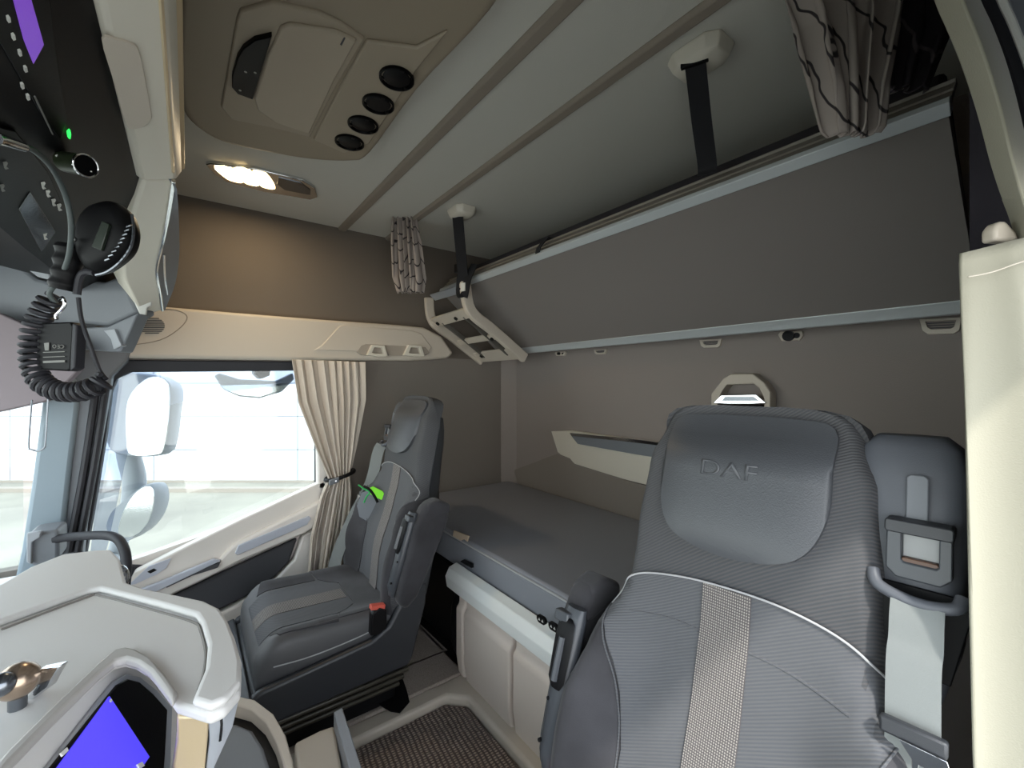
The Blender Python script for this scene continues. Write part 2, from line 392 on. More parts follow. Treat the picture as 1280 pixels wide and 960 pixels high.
# front corner pillar: light face and dark face
bm = NB(); prism(bm, poly([(54, 490), (92, 470), (100, 490), (88, 590), (76, 700), (72, 745), (10, 760), (26, 690), (40, 600)], X=-2.14), (-.07, 0, 0)); pl = struct('trim_8', bm, M['pillar'], bevel=.012)
bm = NB(); prism(bm, poly([(84, 438), (165, 436), (158, 452), (140, 470), (124, 560), (106, 660), (98, 745), (72, 745), (76, 690), (86, 590)], X=-2.16), (-.07, 0, 0)); struct('pillar_side', bm, M['slate'], pl, bevel=.008)
for k, (a, b) in enumerate((((133, 480), (97, 690)), ((121, 480), (86, 690)))):
    bm = NB(); tube(bm, [P(a[0], a[1], X=-2.15), P((a[0] + b[0]) / 2 + 2, (a[1] + b[1]) / 2, X=-2.15), P(b[0], b[1], X=-2.15)], .011, 8, 4); struct('rubber_seal', bm, M['rubber'], pl)
# back pillar of the door opening
bm = NB(); prism(bm, poly([(397, 560), (412, 560), (425, 640), (418, 760), (396, 760), (398, 640)], X=-2.19), (-.05, 0, 0)); struct('trim_9', bm, M['door'], bevel=.008)
bm = NB(); tube(bm, [P(392, 745, X=-2.17), P(394, 700, X=-2.17), P(399, 672, X=-2.17), P(412, 662, X=-2.17)], .014, 10, 5); struct('trim_10', bm, M['rubber'])

# ------------------------------------------------------------------ outside
R_ = Vector((.6, .8, 0)); FW = Vector((-.8, .6, 0)); ZG = -1.5; D0 = 12.1
g = Vector((0, 0, ZG))
bm = NB(); prism(bm, [FW * -6 + R_ * -40 + g, FW * -6 + R_ * 25 + g, FW * 60 + R_ * 25 + g, FW * 60 + R_ * -40 + g], (0, 0, -.1)); struct('ground', bm, M['pave'])
def bl(a, b, h0, h1, d0=0, d1=4):     # block along the facade
    return [FW * (D0 + d) + R_ * s + Vector((0, 0, z)) for s in (a, b) for d in (d0, d1) for z in (h0, h1)]
def blk(bm, *a):
    vs = [bm.verts.new(p) for p in bl(*a)]
    for q in ((0, 1, 3, 2), (4, 6, 7, 5), (0, 4, 5, 1), (2, 3, 7, 6), (0, 2, 6, 4), (1, 5, 7, 3)): bm.faces.new([vs[i] for i in q])
    return bm
BLD = thing('building', 'white warehouse hall with large wall panels across the yard', 'building', FW * D0 + R_ * -11 + g)
obj('wall', blk(NB(), -32, 8, ZG, 4.2), M['build'], BLD)
bm = NB()
for k in range(5): z = 1.25 - 82 / F * D0 + k * .93; blk(bm, -32, 8, z - .012, z + .012, -.004, .01)
for k in range(-9, 4): s = (372 - 640) / F * D0 + k * 4.03; blk(bm, s - .012, s + .012, ZG, 4.2, -.004, .01)
obj('panel_joint', bm, M['joint'], BLD)
obj('plinth', blk(NB(), -32, 8, ZG, ZG + .06, -.05, 0), M['kerb'], BLD)
kb = obj('kerb', blk(NB(), -32, 8, ZG, ZG + .10, -1.15, -.95), M['kerb']); tag(kb, 'low concrete kerb running along the foot of the white building', 'kerb')

# mirrors hung outside the passenger window
mr = thing('wing_mirror', 'grey double wing mirror outside the passenger window', 'mirror', P(170, 700, X=-2.62))
def pr(uv, X, th, m, nm, par, bev=.006, sm=0, **k):
    bm = NB(); prism(bm, poly(uv, sm, X=X), (th, 0, 0)); return obj(nm, bm, m, par, bevel=bev, **k)
def shellbody(bm, uv, D, depth, shrink=.7):
    """rounded housing: outline at distance D, swelling away from the viewer's side"""
    p = poly(uv, 4, D=D); c = sum(p, Vector()) / len(p); d = FW
    loft(bm, [[c + (q - c) * s + d * t for q in p] for s, t in ((.97, -.006), (1, .0), (1, depth * .4), (.93, depth * .75), (shrink, depth), (.3, depth * 1.06))]); return bm
obj('upper_housing', shellbody(NB(), [(140, 470), (170, 466), (212, 478), (212, 520), (206, 560), (196, 570), (150, 568), (134, 552), (136, 510)], 1.98, .11), M['mhouse'], mr)
bm = NB(); prism(bm, poly([(160, 500), (186, 472), (209, 480), (210, 520), (204, 560), (195, 568), (164, 568), (158, 550)], 4, D=1.968), FW * .006); obj('upper_glass', bm, M['mirr'], mr)
bm = NB(); tube(bm, [P(158, 480, D=2.02), P(160, 560, D=2.03), P(168, 600, D=2.03), P(165, 640, D=2.03)], .045, 12, 5); obj('arm', bm, M['mhouse'], mr)
obj('lower_housing', shellbody(NB(), [(140, 640), (160, 622), (182, 606), (192, 612), (193, 630), (186, 652), (168, 672), (150, 676), (134, 662)], 1.98, .12), M['mhouse'], mr)
bm = NB(); prism(bm, poly([(154, 640), (168, 618), (183, 608), (191, 614), (191, 631), (184, 653), (167, 670), (148, 668)], 4, D=1.968), FW * .006); obj('lower_glass', bm, M['mirr'], mr)
bm = NB(); tube(bm, [P(150, 676, D=2.03), P(140, 700, D=2.0), Vector((-2.42, -.33, .50)), Vector((-2.29, -.32, .42))], .035, 10, 4); obj('foot', bm, M['mhouse'], mr)
km = thing('kerb_mirror', 'shallow curved kerb mirror hanging above the passenger window', 'mirror', P(320, 465, X=-2.42))
bm = NB(); prism(bm, poly([(268, 470), (274, 466), (300, 474), (345, 476), (366, 466), (368, 474), (352, 490), (325, 498), (300, 496), (280, 487)], X=-2.42), (-.05, 0, 0)); obj('housing', bm, M['mhouse'], km, bevel=.006)
bm = NB(); prism(bm, poly([(274, 482), (300, 481), (340, 480), (362, 478), (350, 488), (325, 496), (300, 494), (284, 488)], X=-2.415), (-.004, 0, 0)); obj('mirror_glass', bm, M['mirr'], km, bevel=.001)
bm = NB(); prism(bm, poly([(312, 440), (336, 440), (332, 470), (322, 474), (315, 468)], X=-2.43), (.135, 0, 0)); obj('bracket', bm, M['black'], km, bevel=.003)

# ------------------------------------------------------------------ header moulding over the passenger window
X0 = -2.17
hd = thing('header_moulding', 'long beige moulded panel above the passenger window with speaker grille', 'trim panel', (XL, .4, 1.36))
bm = NB(); prism(bm, poly([(96, 452), (128, 430), (150, 396), (205, 383), (300, 391), (400, 399), (500, 406), (530, 409), (552, 420), (567, 441), (560, 448), (520, 451), (370, 450), (230, 448), (160, 447)], X=X0), (-.075, 0, 0)); obj('body', bm, M['beige'], hd, bevel=.014, segs=4)
bm = NB(); prism(bm, poly([(392, 438), (402, 432), (424, 408), (430, 406), (515, 413), (527, 417), (540, 434), (536, 440)], X=X0 + .006), (-.012, 0, 0)); obj('raised_field', bm, M['beige'], hd, bevel=.004)
bm = NB(); prism(bm, poly([(446, 440), (452, 432), (458, 430), (532, 434), (537, 441), (530, 445), (452, 444)], X=X0 + .009), (-.012, 0, 0)); obj('hook_plate', bm, mat('hook_plate_plastic', srgb(160, 150, 138), .6), hd, bevel=.002)  # plate a little darker than the beige around it
for u in (459, 505):
    bm = NB(); prism(bm, poly([(u, 444), (u + 6, 431), (u + 22, 432), (u + 26, 445), (u + 22, 446), (u + 14, 446)], X=X0 + .03), (-.03, 0, 0), poly([(u + 6, 441), (u + 9, 434), (u + 19, 434.5), (u + 21, 442), (u + 16, 442), (u + 10, 442)], X=X0 + .03)); obj('coat_hook', bm, M['lbeige'], hd, bevel=.002)
bm = NB()
for k in range(9):
    z0 = 398 + k * 2.3; hw = math.sqrt(max(0, 1 - ((k - 4) / 4.8) ** 2)) * 16
    p = [P(190 - hw, z0, X=X0 + .002), P(190 + hw, z0, X=X0 + .002)]
    tube(bm, p, .0016, 6)
obj('speaker_grille', bm, M['doord'], hd)
bm = NB(); tube(bm, [P(160, 432, X=X0), P(200, 425, X=X0), P(225, 410, X=X0), P(234, 396, X=X0), P(222, 388, X=X0), P(200, 386, X=X0)], .0018, 6, 4); obj('groove_line', bm, mat('groove', srgb(150, 140, 126), .7), hd)

# ------------------------------------------------------------------ ceiling: hatch console, dome lamp
hz = 1.985
hc = thing('ceiling_console', 'tan moulded ceiling console with control panel and four round black outlets', 'ceiling console', P(420, 90, Z=ZC))
outer = [(222, -10), (221, 60), (223, 118), (240, 152), (275, 174), (330, 187), (390, 197), (440, 199), (462, 190), (520, 112), (612, 12), (640, -60), (600, -200), (400, -260), (240, -120)]
p = poly(outer, 4, Z=hz); c = sum(p, Vector()) / len(p)
bm = NB(); loft(bm, [[c + (q - c) * s + Vector((0, 0, dz)) for q in p] for s, dz in ((1.03, .045), (1.015, .02), (1, 0), (.96, -.012), (.93, -.012))]); obj('body', bm, M['hatch'], hc, ang=60)
def cz(name, uv, z, th, m, par=hc, bev=.003, sm=0, hole=None):
    bm = NB(); prism(bm, poly(uv, sm, Z=z), (0, 0, th), poly(hole, sm, Z=z) if hole else None); return obj(name, bm, m, par, bevel=bev)
HB = mat('hatch_raised', srgb(160, 148, 130), .6, scale=900, strength=.2)
cz('console_lid', [(300, 14), (340, 3), (400, 17), (425, 29), (456, 50), (420, 110), (388, 172), (340, 160), (290, 150), (276, 134), (286, 80), (296, 24)], hz - .019, .012, HB, bev=.004)
cz('lid_plate', [(350, 36), (362, 31), (420, 40), (446, 52), (418, 102), (387, 168), (345, 154), (322, 138), (318, 124), (334, 72)], hz - .026, .01, mat('hatch_plate', srgb(170, 158, 140), .6), bev=.004)
cpn = cz('control_panel', [(340, 46), (318, 51), (304, 61), (297, 72), (290, 95), (290, 110), (297, 118), (316, 125), (325, 95)], hz - .03, .012, M['gloss'], bev=.002)
for (u, v) in ((307, 90), (319, 91), (300, 113)):
    bm = NB(); torus(bm, P(u, v, Z=hz - .031), (0, 0, 1), .0022, .0006, 12, 5); obj('button_mark', bm, M['white'], cpn)
cz('outlet_strip', [(458, 52), (520, 60), (560, 40), (520, 90), (462, 180), (430, 192), (392, 175), (424, 112)], hz - .02, .01, HB, bev=.004)
for (u, v, r) in ((496, 98, 21), (473, 130, 19), (454, 156, 18), (437, 178, 17)):
    c = P(u, v, Z=hz - .022); rr = (P(u + r, v, Z=hz - .022) - P(u - r, v, Z=hz - .022)).length / 2 * 1.0
    ou = obj('round_outlet', lathe(NB(), c + Vector((0, 0, .004)), (0, 0, -1), [(rr * 1.02, 0), (rr * 1.02, .008), (rr * .93, .009), (rr * .86, .002), (.001, .001)]), M['gloss'], hc)
    bm = NB(); disc(bm, c, (0, 0, -1), rr * .8, .003, 20, rr * .7)
    for k in range(3): a = k * 2.1; box(bm, c + Vector((math.cos(a) * rr * .85 - .004, math.sin(a) * rr * .85 - .004, -.005)), c + Vector((math.cos(a) * rr * .85 + .004, math.sin(a) * rr * .85 + .004, 0)))
    obj('insert', bm, M['black'], ou)
cz('latch', [(425, 56), (430, 47), (432, 48), (427, 58)], hz - .027, .006, M['doord'], bev=.001)
dl = thing('dome_light', 'slim chrome ceiling lamp lit with three warm lights', 'ceiling light', P(325, 228, Z=ZC))
bm = NB(); prism(bm, poly([(257, 206), (262, 205), (320, 212), (378, 226), (394, 236), (397, 247), (388, 250), (330, 240), (283, 228), (268, 218)], Z=ZC - .012), (0, 0, .014)); obj('housing', bm, M['chrome'], dl, bevel=.003)
for uv in ([(268, 209), (288, 211), (304, 228), (288, 226), (276, 218)], [(292, 211), (312, 214), (324, 232), (308, 230), (300, 222)], [(316, 215), (332, 218), (344, 236), (328, 234), (321, 226)]):
    bm = NB(); prism(bm, poly(uv, 3, Z=ZC - .016), (0, 0, .006)); obj('lens', bm, M['lamp'], dl)
bm = NB(); prism(bm, poly([(348, 222), (376, 229), (388, 238), (388, 244), (356, 238), (346, 230)], Z=ZC - .015), (0, 0, .006)); obj('switch', bm, M['dchrome'], dl, bevel=.001)
ld = bpy.data.lights.new('dome_lamp', 'AREA'); ld.shape = 'RECTANGLE'; ld.size = .16; ld.size_y = .03; ld.energy = .55; ld.color = (1, .78, .5)
lo = link(bpy.data.objects.new('dome_lamp', ld)); lo.parent = dl; lo.location = (0, 0, -.02)

# ------------------------------------------------------------------ upper bunk folded up against the back wall
A0 = Vector((0, 1.10, 1.76)); U_ = Vector((0, .77, -.638)); N_ = Vector((0, -.638, -.77))
bk = thing('upper_bunk', 'wide grey folded-up upper bunk with aluminium edge rails', 'bunk bed', (-1.16, 1.3, 1.6))
def sec(bm, x0, x1, pts): prism(bm, [A0 + U_ * a - N_ * b + Vector((x0, 0, 0)) for a, b in pts], (x1 - x0, 0, 0)); return bm
xa, xb = -2.13, -.15
obj('underside_board', sec(NB(), xa + .004, xb - .004, [(.02, .002), (.505, .002), (.505, .03), (.02, .03)]), M['under'], bk)
obj('front_rail', sec(NB(), xa, xb, [(0, 0), (.026, -.004), (.026, .02), (.004, .03), (-.004, .012)]), M['alu'], bk, bevel=.0015)
obj('upper_rail', sec(NB(), xa, xb, [(.004, .024), (.016, .024), (.02, .10), (.006, .10), (.003, .092), (.009, .088), (.005, .06), (.009, .056), (.005, .05)]), mat('satin_rail', srgb(128, 122, 114), .5, .2), bk, bevel=.001)
obj('rear_rail', sec(NB(), xa, xb, [(.488, 0), (.506, -.004), (.520, -.010), (.532, -.002), (.535, .035), (.51, .035), (.488, .02)]), M['alu'], bk, bevel=.0015)
obj('mattress', sec(NB(), xa + .02, xb - .02, [(.012, .085), (.5, .035), (.5, .15), (.05, .175), (.012, .165)]), M['navy'], bk, bevel=.01)
for x in (-1.30, -.60): 
    q = A0 + Vector((x, 0, 0)) - N_ * .055
    bm = NB(); ribbon(bm, [q + U_ * .015 - N_ * .055, q - U_ * .012 - N_ * .03, q - U_ * .012 + N_ * .03, q - U_ * .004 + N_ * .05], (1, 0, 0), .026, .004)
    if x < -1: obj('mattress_loop', bm, M['strap'], bk)
    else: bm.free()
# ladder stowed under the bunk's left end
lr = thing('folding_ladder', 'beige folding ladder stowed under the left end of the upper bunk', 'ladder', (-2.02, 1.3, 1.5))
for i, (u0, v0, u1, v1, um, vm, hw) in enumerate(((536, 372, 603, 452, 541, 402, .025), (581, 352, 656, 448, 588, 388, .032))):
    bm = NB()
    ya, ym, yb = 1.075, 1.10, 1.44
    a, m_, b = P(u0, v0, Y=ya), P(um, vm, Y=ym), P(u1, v1, Y=yb)
    p = catmull([a, m_, m_ + (b - m_) * .4, b], 5); fr = []
    nrm = N_
    for k, q in enumerate(p):
        t = (p[min(k + 1, len(p) - 1)] - p[max(k - 1, 0)]).normalized(); s = Vector((1, 0, 0)); n2 = t.cross(s).normalized()
        hh = .026
        fr.append([q + s * hw * .5 + n2 * hh, q - s * hw * .5 + n2 * hh, q - s * hw * .5 - n2 * hh, q + s * hw * .5 - n2 * hh])
    loft(bm, fr); obj('side_rail', bm, M['beige'], lr, bevel=.006, segs=3)
def bar(name, p0, p1, m, hw, hh, par, a0=U_):
    p0, p1 = Vector(p0), Vector(p1); t = (p1 - p0).normalized(); n2 = t.cross(a0).normalized()
    bm = NB(); obox(bm, (p0 + p1) / 2, t, a0, n2, ((p1 - p0).length / 2, hw, hh)); return obj(name, bm, m, par, bevel=.003)
def lad(i, t):                       # point along side rail i
    m_, b = ((P(541, 402, Y=1.10), P(603, 452, Y=1.44)), (P(588, 388, Y=1.10), P(656, 448, Y=1.44)))[i]
    return m_.lerp(b, t)
for t, wd, mm in ((.02, .030, 'beige'), (.50, .018, 'beige'), (.88, .040, 'beige')):
    bar('rung', lad(0, t), lad(1, t), M[mm], wd, .008, lr)
e = (lad(1, 0) - lad(0, 0)).normalized()
for q in (.22, .78):
    bar('inner_rail', lad(0, .05).lerp(lad(1, .05), q), lad(0, .88).lerp(lad(1, .88), q), mat('ladder_rubber', srgb(84, 80, 74), .7), .006, .012, lr, e)
bar('top_bracket', P(541, 372, Y=1.085), P(580, 360, Y=1.085), M['lslate'], .022, .004, lr)
for t, q in ((.04, .12), (.04, .62), (.52, .85), (.84, .2)):
    c = lad(0, t).lerp(lad(1, t), q) + N_ * .006; bm = NB(); disc(bm, c, N_, .011, .010, 12); obj('rubber_stop', bm, M['black'], lr)
# ceiling anchors and straps
for (u, v, x, lab, lab2) in ((875, 66, -.535, 'large beige ceiling anchor holding the right black strap', 'wide black webbing strap from the right ceiling anchor to the bunk rail'),
                       (577, 262, -1.70, 'small beige ceiling anchor near the left printed curtain', 'black webbing strap with buckle at the left end of the upper bunk')):
    c = P(u, v, Z=ZC); bm = NB()
    s1, s2 = (.062, .035), (.040, .022)
    loft(bm, [[c + Vector((i * s[0], j * s[1], -dz)) for i, j in ((-1, -.6), (-.6, -1), (.6, -1), (1, -.6), (1, .6), (.6, 1), (-.6, 1), (-1, .6))] for s, dz in (((.066, .052), 0), ((.066, .052), .006), ((.056, .042), .03), ((.04, .03), .038))])
    tag(obj('strap_anchor', bm, M['lbeige'], bevel=.003), lab, 'anchor')
    st = thing('bunk_strap', lab2, 'strap', c + Vector((0, 0, -.3)))
    e = Vector((-.589, 1.07, 1.80)) if x > -1 else Vector((-1.80, 1.06, 1.72))
    w0 = .045 if x > -1 else .055
    bm = NB(); s0 = c + Vector((0, -.02, -.036)); ribbon(bm, [s0, s0 + (e - s0) * .5, e + Vector((0, 0, .02)), e + Vector((0, .0, -.01))], (.9, .4, 0), w0, .004, 4); obj('webbing', bm, M['strap'], st)
    if x < -1:
        bm = NB(); ribbon(bm, [e + Vector((.05, .03, .10)), e + Vector((.04, .0, .03)), e + Vector((.02, -.01, -.05)), e + Vector((-.04, .0, -.02)), e + Vector((-.03, .0, .06))], (.9, .4, 0), .04, .004, 5); obj('hanging_loop', bm, M['strap'], st)
        bm = NB(); obox(bm, e + Vector((-.02, -.012, .09)), (1, .2, 0), (0, 1, 0), (0, 0, 1), (.03, .008, .022)); obj('buckle', bm, M['black'], st, bevel=.003)
        bm = NB(); obox(bm, e + Vector((.02, -.016, -.01)), (1, .3, 0), (0, 1, 0), (0, 0, 1), (.014, .002, .02)); obj('care_label', bm, M['white'], st)
    else:
        bm = NB(); obox(bm, s0 + Vector((0, -.004, .004)), (.9, .4, 0), (-.4, .9, 0), (0, 0, 1), (.03, .006, .008)); obj('end_clip', bm, M['black'], st, bevel=.002)

def curtain(bm, rows, wdir, ndir, folds, ph=0, nx=90):
    wdir, ndir = Vector(wdir).normalized(), Vector(ndir).normalized(); R = []
    for c, wd, amp, jit in rows:
        r = []
        for i in range(nx):
            s = i / (nx - 1); a = 2 * math.pi * folds * (s + .03 * math.sin(9 * s + jit)) + ph
            r.append(Vector(c) + wdir * (wd * (s - .5) + amp * .35 * math.sin(2 * a + jit)) + ndir * amp * (math.sin(a) + .3 * math.sin(2.3 * a + jit * 2)))
        R.append(r)
    return loft(bm, R, cap=False, closed=False)
def rows_of(tab, n):   # tab: (t, centre, width, amp)
    out = []
    for k in range(n + 1):
        t = k / n
        out.append((Vector([ip([(a[0], a[1][i]) for a in tab], t) for i in range(3)]), ip([(a[0], a[2]) for a in tab], t), ip([(a[0], a[3]) for a in tab], t), t * 2))
    return out
# passenger side curtain gathered by a dark band
cu = thing('window_curtain', 'beige pleated curtain tied back beside the passenger window', 'curtain', (-2.13, .62, 1.36))
ct, cb, ce = P(412, 451, X=-2.15), P(425, 596, X=-2.13), P(407, 714, X=-2.12)
ce2 = P(418, 690, X=-2.12)
tab = [(0, ct, .34, .010), (.25, ct.lerp(cb, .35) , .31, .013), (.44, cb.lerp(ct, .2), .17, .014), (.52, cb, .10, .016), (.62, cb.lerp(ce, .2), .15, .018), (.8, cb.lerp(ce, .6), .18, .02), (1, ce, .15, .02)]
bm = NB(); curtain(bm, rows_of(tab, 36), (-.1, 1, 0), (1, .1, 0), 8, .6, 150); obj('fabric', bm, M['curt'], cu, solid=.003, recalc=False)
ring = [cb + Vector((math.cos(a) * .036, math.sin(a) * .060, .012 * math.sin(a))) for a in [2 * math.pi * i / 24 for i in range(24)]]
bm = NB(); tube(bm, [cb + Vector((.05 * math.cos(a), .064 * math.sin(a), .008 + .016 * math.sin(a))) for a in [2 * math.pi * i / 30 for i in range(31)]], .009, 8); obj('tie_band', bm, M['black'], cu)
bm = NB(); obox(bm, cb + Vector((.05, -.04, -.006)), (0, 1, .3), (1, 0, 0), (0, 0, 1), (.022, .008, .012)); bd = obj('band_end', bm, M['slate'], cu, bevel=.003)
bm = NB(); disc(bm, cb + Vector((.058, -.035, -.005)), (1, 0, 0), .004, .003, 12); obj('snap_button', bm, M['chrome'], bd)
# printed curtains on the bunk track
def pcurt(lab, tab, wd, nd, folds, nx=120, ph=0, m='curts'):
    bm = NB(); curtain(bm, rows_of(tab, 24), wd, nd, folds, ph, nx)
    return tag(obj('bunk_curtain', bm, M[m], solid=.003, recalc=False), lab, 'curtain')
a, b = P(505, 272, D=2.03), P(512, 366, D=2.06)
pcurt('small gathered printed curtain hanging at the left end of the upper bunk', [(0, a, .115, .016), (.3, a.lerp(b, .3), .135, .022), (.8, a.lerp(b, .8), .15, .024), (1, b, .12, .02)], R_, FW, 5.5, 120, 1)
# the big one on the right: three hanging swags
a, b = P(1052, -60, D=.80), P(1068, 168, D=.745)
pcurt('large printed curtain bunched over the right end of the upper bunk', [(0, a, .26, .016), (.45, P(1062, 30, D=.78), .17, .022), (.8, P(1065, 110, D=.75), .105, .018), (.95, P(1068, 160, D=.745), .088, .012), (1, b, .075, .008)], R_, FW, 4.0, 140, .4)
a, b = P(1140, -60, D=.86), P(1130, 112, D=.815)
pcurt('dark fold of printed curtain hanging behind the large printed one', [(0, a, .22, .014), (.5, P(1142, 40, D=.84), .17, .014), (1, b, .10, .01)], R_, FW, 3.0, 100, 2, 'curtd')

# ------------------------------------------------------------------ back wall fittings
yw = YB - .012
def wb(name, uv, m, par=None, th=.02, y=yw, bev=.003, hole=None, sm=0):
    bm = NB(); prism(bm, poly(uv, sm, Y=y), (0, th, 0), poly(hole, sm, Y=y) if hole else None); return obj(name, bm, m, par, bevel=bev)
for (u, v, w_, lab) in ((750, 439, 8, 'small beige wall vent clip second from the left under the bunk rail'), (888, 428, 14, 'beige slotted wall clip above and left of the reading lamp handle'), (1176, 405, 27, 'rightmost beige slotted wall clip under the bunk rail')):
    c = P(u, v, Y=yw); t = thing('wall_clip', lab, 'wall clip', c, 'slotted wall clips under the bunk rail')
    o = [(u - w_, v - w_ * .22), (u + w_, v - w_ * .32), (u + w_ * .85, v + w_ * .28), (u + w_ * .6, v + w_ * .45), (u - w_ * .6, v + w_ * .48), (u - w_ * .85, v + w_ * .3)]
    h = [(u - w_ * .72, v - w_ * .12), (u + w_ * .72, v - w_ * .2), (u + w_ * .62, v + w_ * .12), (u + w_ * .45, v + w_ * .22), (u - w_ * .45, v + w_ * .25), (u - w_ * .62, v + w_ * .14)]
    wb('frame', o, M['beige'], t, hole=h, bev=.001)
    bm = NB()
    for k in (-.06, .05, .16): ribbon(bm, [P(u - w_ * .62, v + k * w_ + 1, Y=yw + .004), P(u + w_ * .62, v + k * w_ - .5, Y=yw + .004)], (0, 0, 1), .0022, .002)
    obj('slat', bm, M['doord'], t)
for (u, v, w_, lab) in ((700, 442, 7, 'small round black bolt on an oval beige plate beside the ladder'), (988, 420, 16, 'black and beige oval latch under the middle of the rear rail')):
    t = thing('wall_latch', lab, 'latch', P(u, v, Y=yw))
    wb('plate', [(u - w_, v - w_ * .1), (u - w_ * .8, v - w_ * .35), (u + w_ * .9, v - w_ * .4), (u + w_, v - w_ * .1), (u + w_ * .7, v + w_ * .35), (u - w_ * .7, v + w_ * .4)], M['beige'], t)
    bm = NB(); disc(bm, P(u - w_ * .1, v, Y=yw - .002), (0, -1, 0), w_ / 540 * 1.6 * .38, .012, 14); obj('bolt', bm, M['black'], t)
    bm = NB(); disc(bm, P(u + w_ * .5, v - w_ * .03, Y=yw - .002), (0, -1, 0), w_ / 540 * 1.6 * .2, .005, 12); obj('hole_cover', bm, M['black'], t)
# reading lamp handle
rl = thing('reading_lamp', 'beige octagonal handle frame with chrome plate on the back wall', 'wall lamp', P(926, 500, Y=yw))
wb('frame', [(888, 545), (889, 492), (904, 473), (914, 467), (941, 467), (955, 478), (963, 490), (962, 545)], M['beige'], rl, th=.05, y=YB - .05, hole=[(897, 530), (897, 500), (903, 488), (908, 481), (942, 480), (949, 486), (955, 499), (954, 530)], bev=.004)
wb('chrome_plate', [(891, 504), (901, 494), (945, 493), (958, 504), (940, 505), (910, 505)], M['chrome'], rl, th=.012, y=YB - .058, bev=.002)
wb('mirror_recess', [(902, 501), (906, 496), (941, 496), (948, 501)], M['dchrome'], rl, th=.004, y=YB - .061, bev=.001)
wb('lamp_lens', [(897, 506), (954, 506), (954, 545), (897, 545)], M['gloss'], rl, th=.02, y=YB - .04, bev=.003)
# long storage pocket
pk = thing('wall_pocket', 'beige storage pocket with dark silver strip low on the back wall', 'storage pocket', P(760, 590, Y=YB))
bm = NB()
top = [P(689, 539, Y=YB - .003), P(712, 538, Y=YB - .02), P(800, 551, Y=YB - .045), P(960, 574, Y=YB - .045)]
bot = [P(697, 565, Y=YB - .003), P(716, 581, Y=YB - .008), P(787, 601, Y=YB - .012), P(947, 640, Y=YB - .012)]
th = Vector((0, .05, 0)); loft(bm, [[a, a + th, b + th, b] for a, b in zip(top, bot)]); obj('body', bm, M['lbeige'], pk, bevel=.002)
wb('silver_strip', [(714, 545), (799, 553), (930, 571), (925, 588), (794, 568), (722, 555)], M['slate'], pk, th=.02, y=YB - .05, bev=.002)
wb('strip_edge', [(712, 541), (800, 550), (930, 567), (930, 571), (799, 554), (714, 545)], M['chrome'], pk, th=.02, y=YB - .052, bev=.001)
bm = NB(); prism(bm, [P(697, 567, Y=YB - .008), P(787, 602, Y=YB - .012), P(947, 642, Y=YB - .012), (-.5, YB - .012, .55), (-2.1, YB - .012, .55), (-2.2, YB - .008, .70)], (0, .012, 0)); struct('trim_11', bm, M['wallb'])

# ------------------------------------------------------------------ lower bunk
lb = thing('lower_mattress', 'grey lower bunk mattress with light piping along the back of the cab', 'mattress', (-1.2, 1.28, .50))
bm = NB(); box(bm, (-2.24, .885, .50), (-.08, 1.655, .628)); obj('body', bm, M['matt'], lb, bevel=.014, segs=4)
bm = NB(); box(bm, (-2.24, .880, .503), (-.08, .90, .613)); obj('front_panel', bm, M['matts'], lb, bevel=.006)
bm = NB(); tube(bm, [(-2.22, .8815, .617), (-.10, .8815, .617)], .0035, 8); obj('piping', bm, M['pipe'], lb)
bm = NB(); prism(bm, [P(567, 663, Y=.874), P(586, 670, Y=.874), P(584, 677, Y=.874), P(580, 674, Y=.874), P(576, 676, Y=.874), P(566, 670, Y=.874)], (0, .004, 0)); obj('size_label', bm, mat('label_tape', srgb(190, 172, 150), .8), lb)
bb = thing('storage_cabinet', 'beige panelled storage cabinet under the lower bunk', 'storage unit', (-1.0, .95, .1))
bm = NB(); prism(bm, [(-1.53, .822, .445), (-1.53, .815, .49), (-1.53, .832, .522), (-1.53, .868, .532), (-1.53, .868, .44)], (1.44, 0, 0)); be = tag(obj('bunk_front_beam', bm, M['silver'], bevel=.004, segs=3), 'long silver-grey beam with two small rocker switches in front of the lower mattress', 'beam')
for u, v in ((676, 775), (691, 784)):
    c = P(u, v, Y=.822); bm = NB(); p = []
    d = Vector((1, 0, 0)); 
    for s in range(16):
        a = 2 * math.pi * s / 16; p.append(c + Vector((.008 * (1 if math.cos(a) > 0 else -1) + .011 * math.cos(a), 0, .011 * math.sin(a))))
    prism(bm, p, (0, .008, 0)); sw = obj('switch', bm, M['black'], be)
    for k in (-1, 1):
        bm = NB(); q = c + Vector((k * .007, -.001, 0)); prism(bm, [q + Vector((-.004, 0, -.003)), q + Vector((.004, 0, -.003)), q + Vector((0, 0, .004))], (0, .002, 0)); obj('arrow_mark', bm, M['white'], sw)
bm = NB(); prism(bm, [P(575, 702, Y=.86), P(578, 700, Y=.86), P(589, 705, Y=.86), P(589, 710, Y=.86)], (0, .01, 0)); obj('strap_end', bm, M['black'], be)
bm = NB(); box(bm, (-1.43, .88, .09), (-.08, 1.60, .495)); obj('carcass', bm, M['panel'], bb, bevel=.004)
for x0, x1 in ((-1.475, -1.425), (-1.415, -1.125), (-1.11, -.82), (-.805, -.50)):
    bm = NB(); y0, y1 = .845, .832
    prism(bm, [(x0, .88, .10), (x0, y0, .11), (x0, y1 , .20), (x0, y1, .385), (x0, y0, .40), (x0, y0, .438), (x0, .88, .438)], (x1 - x0, 0, 0)); obj('door', bm, M['panel'], bb, bevel=.012, segs=4)
bm = NB(); box(bm, (-2.2, .90, .12), (-1.44, 1.6, .49)); obj('dark_void', bm, M['black'], bb, bevel=.02)  # black block stands in for the shaded void behind the passenger seat
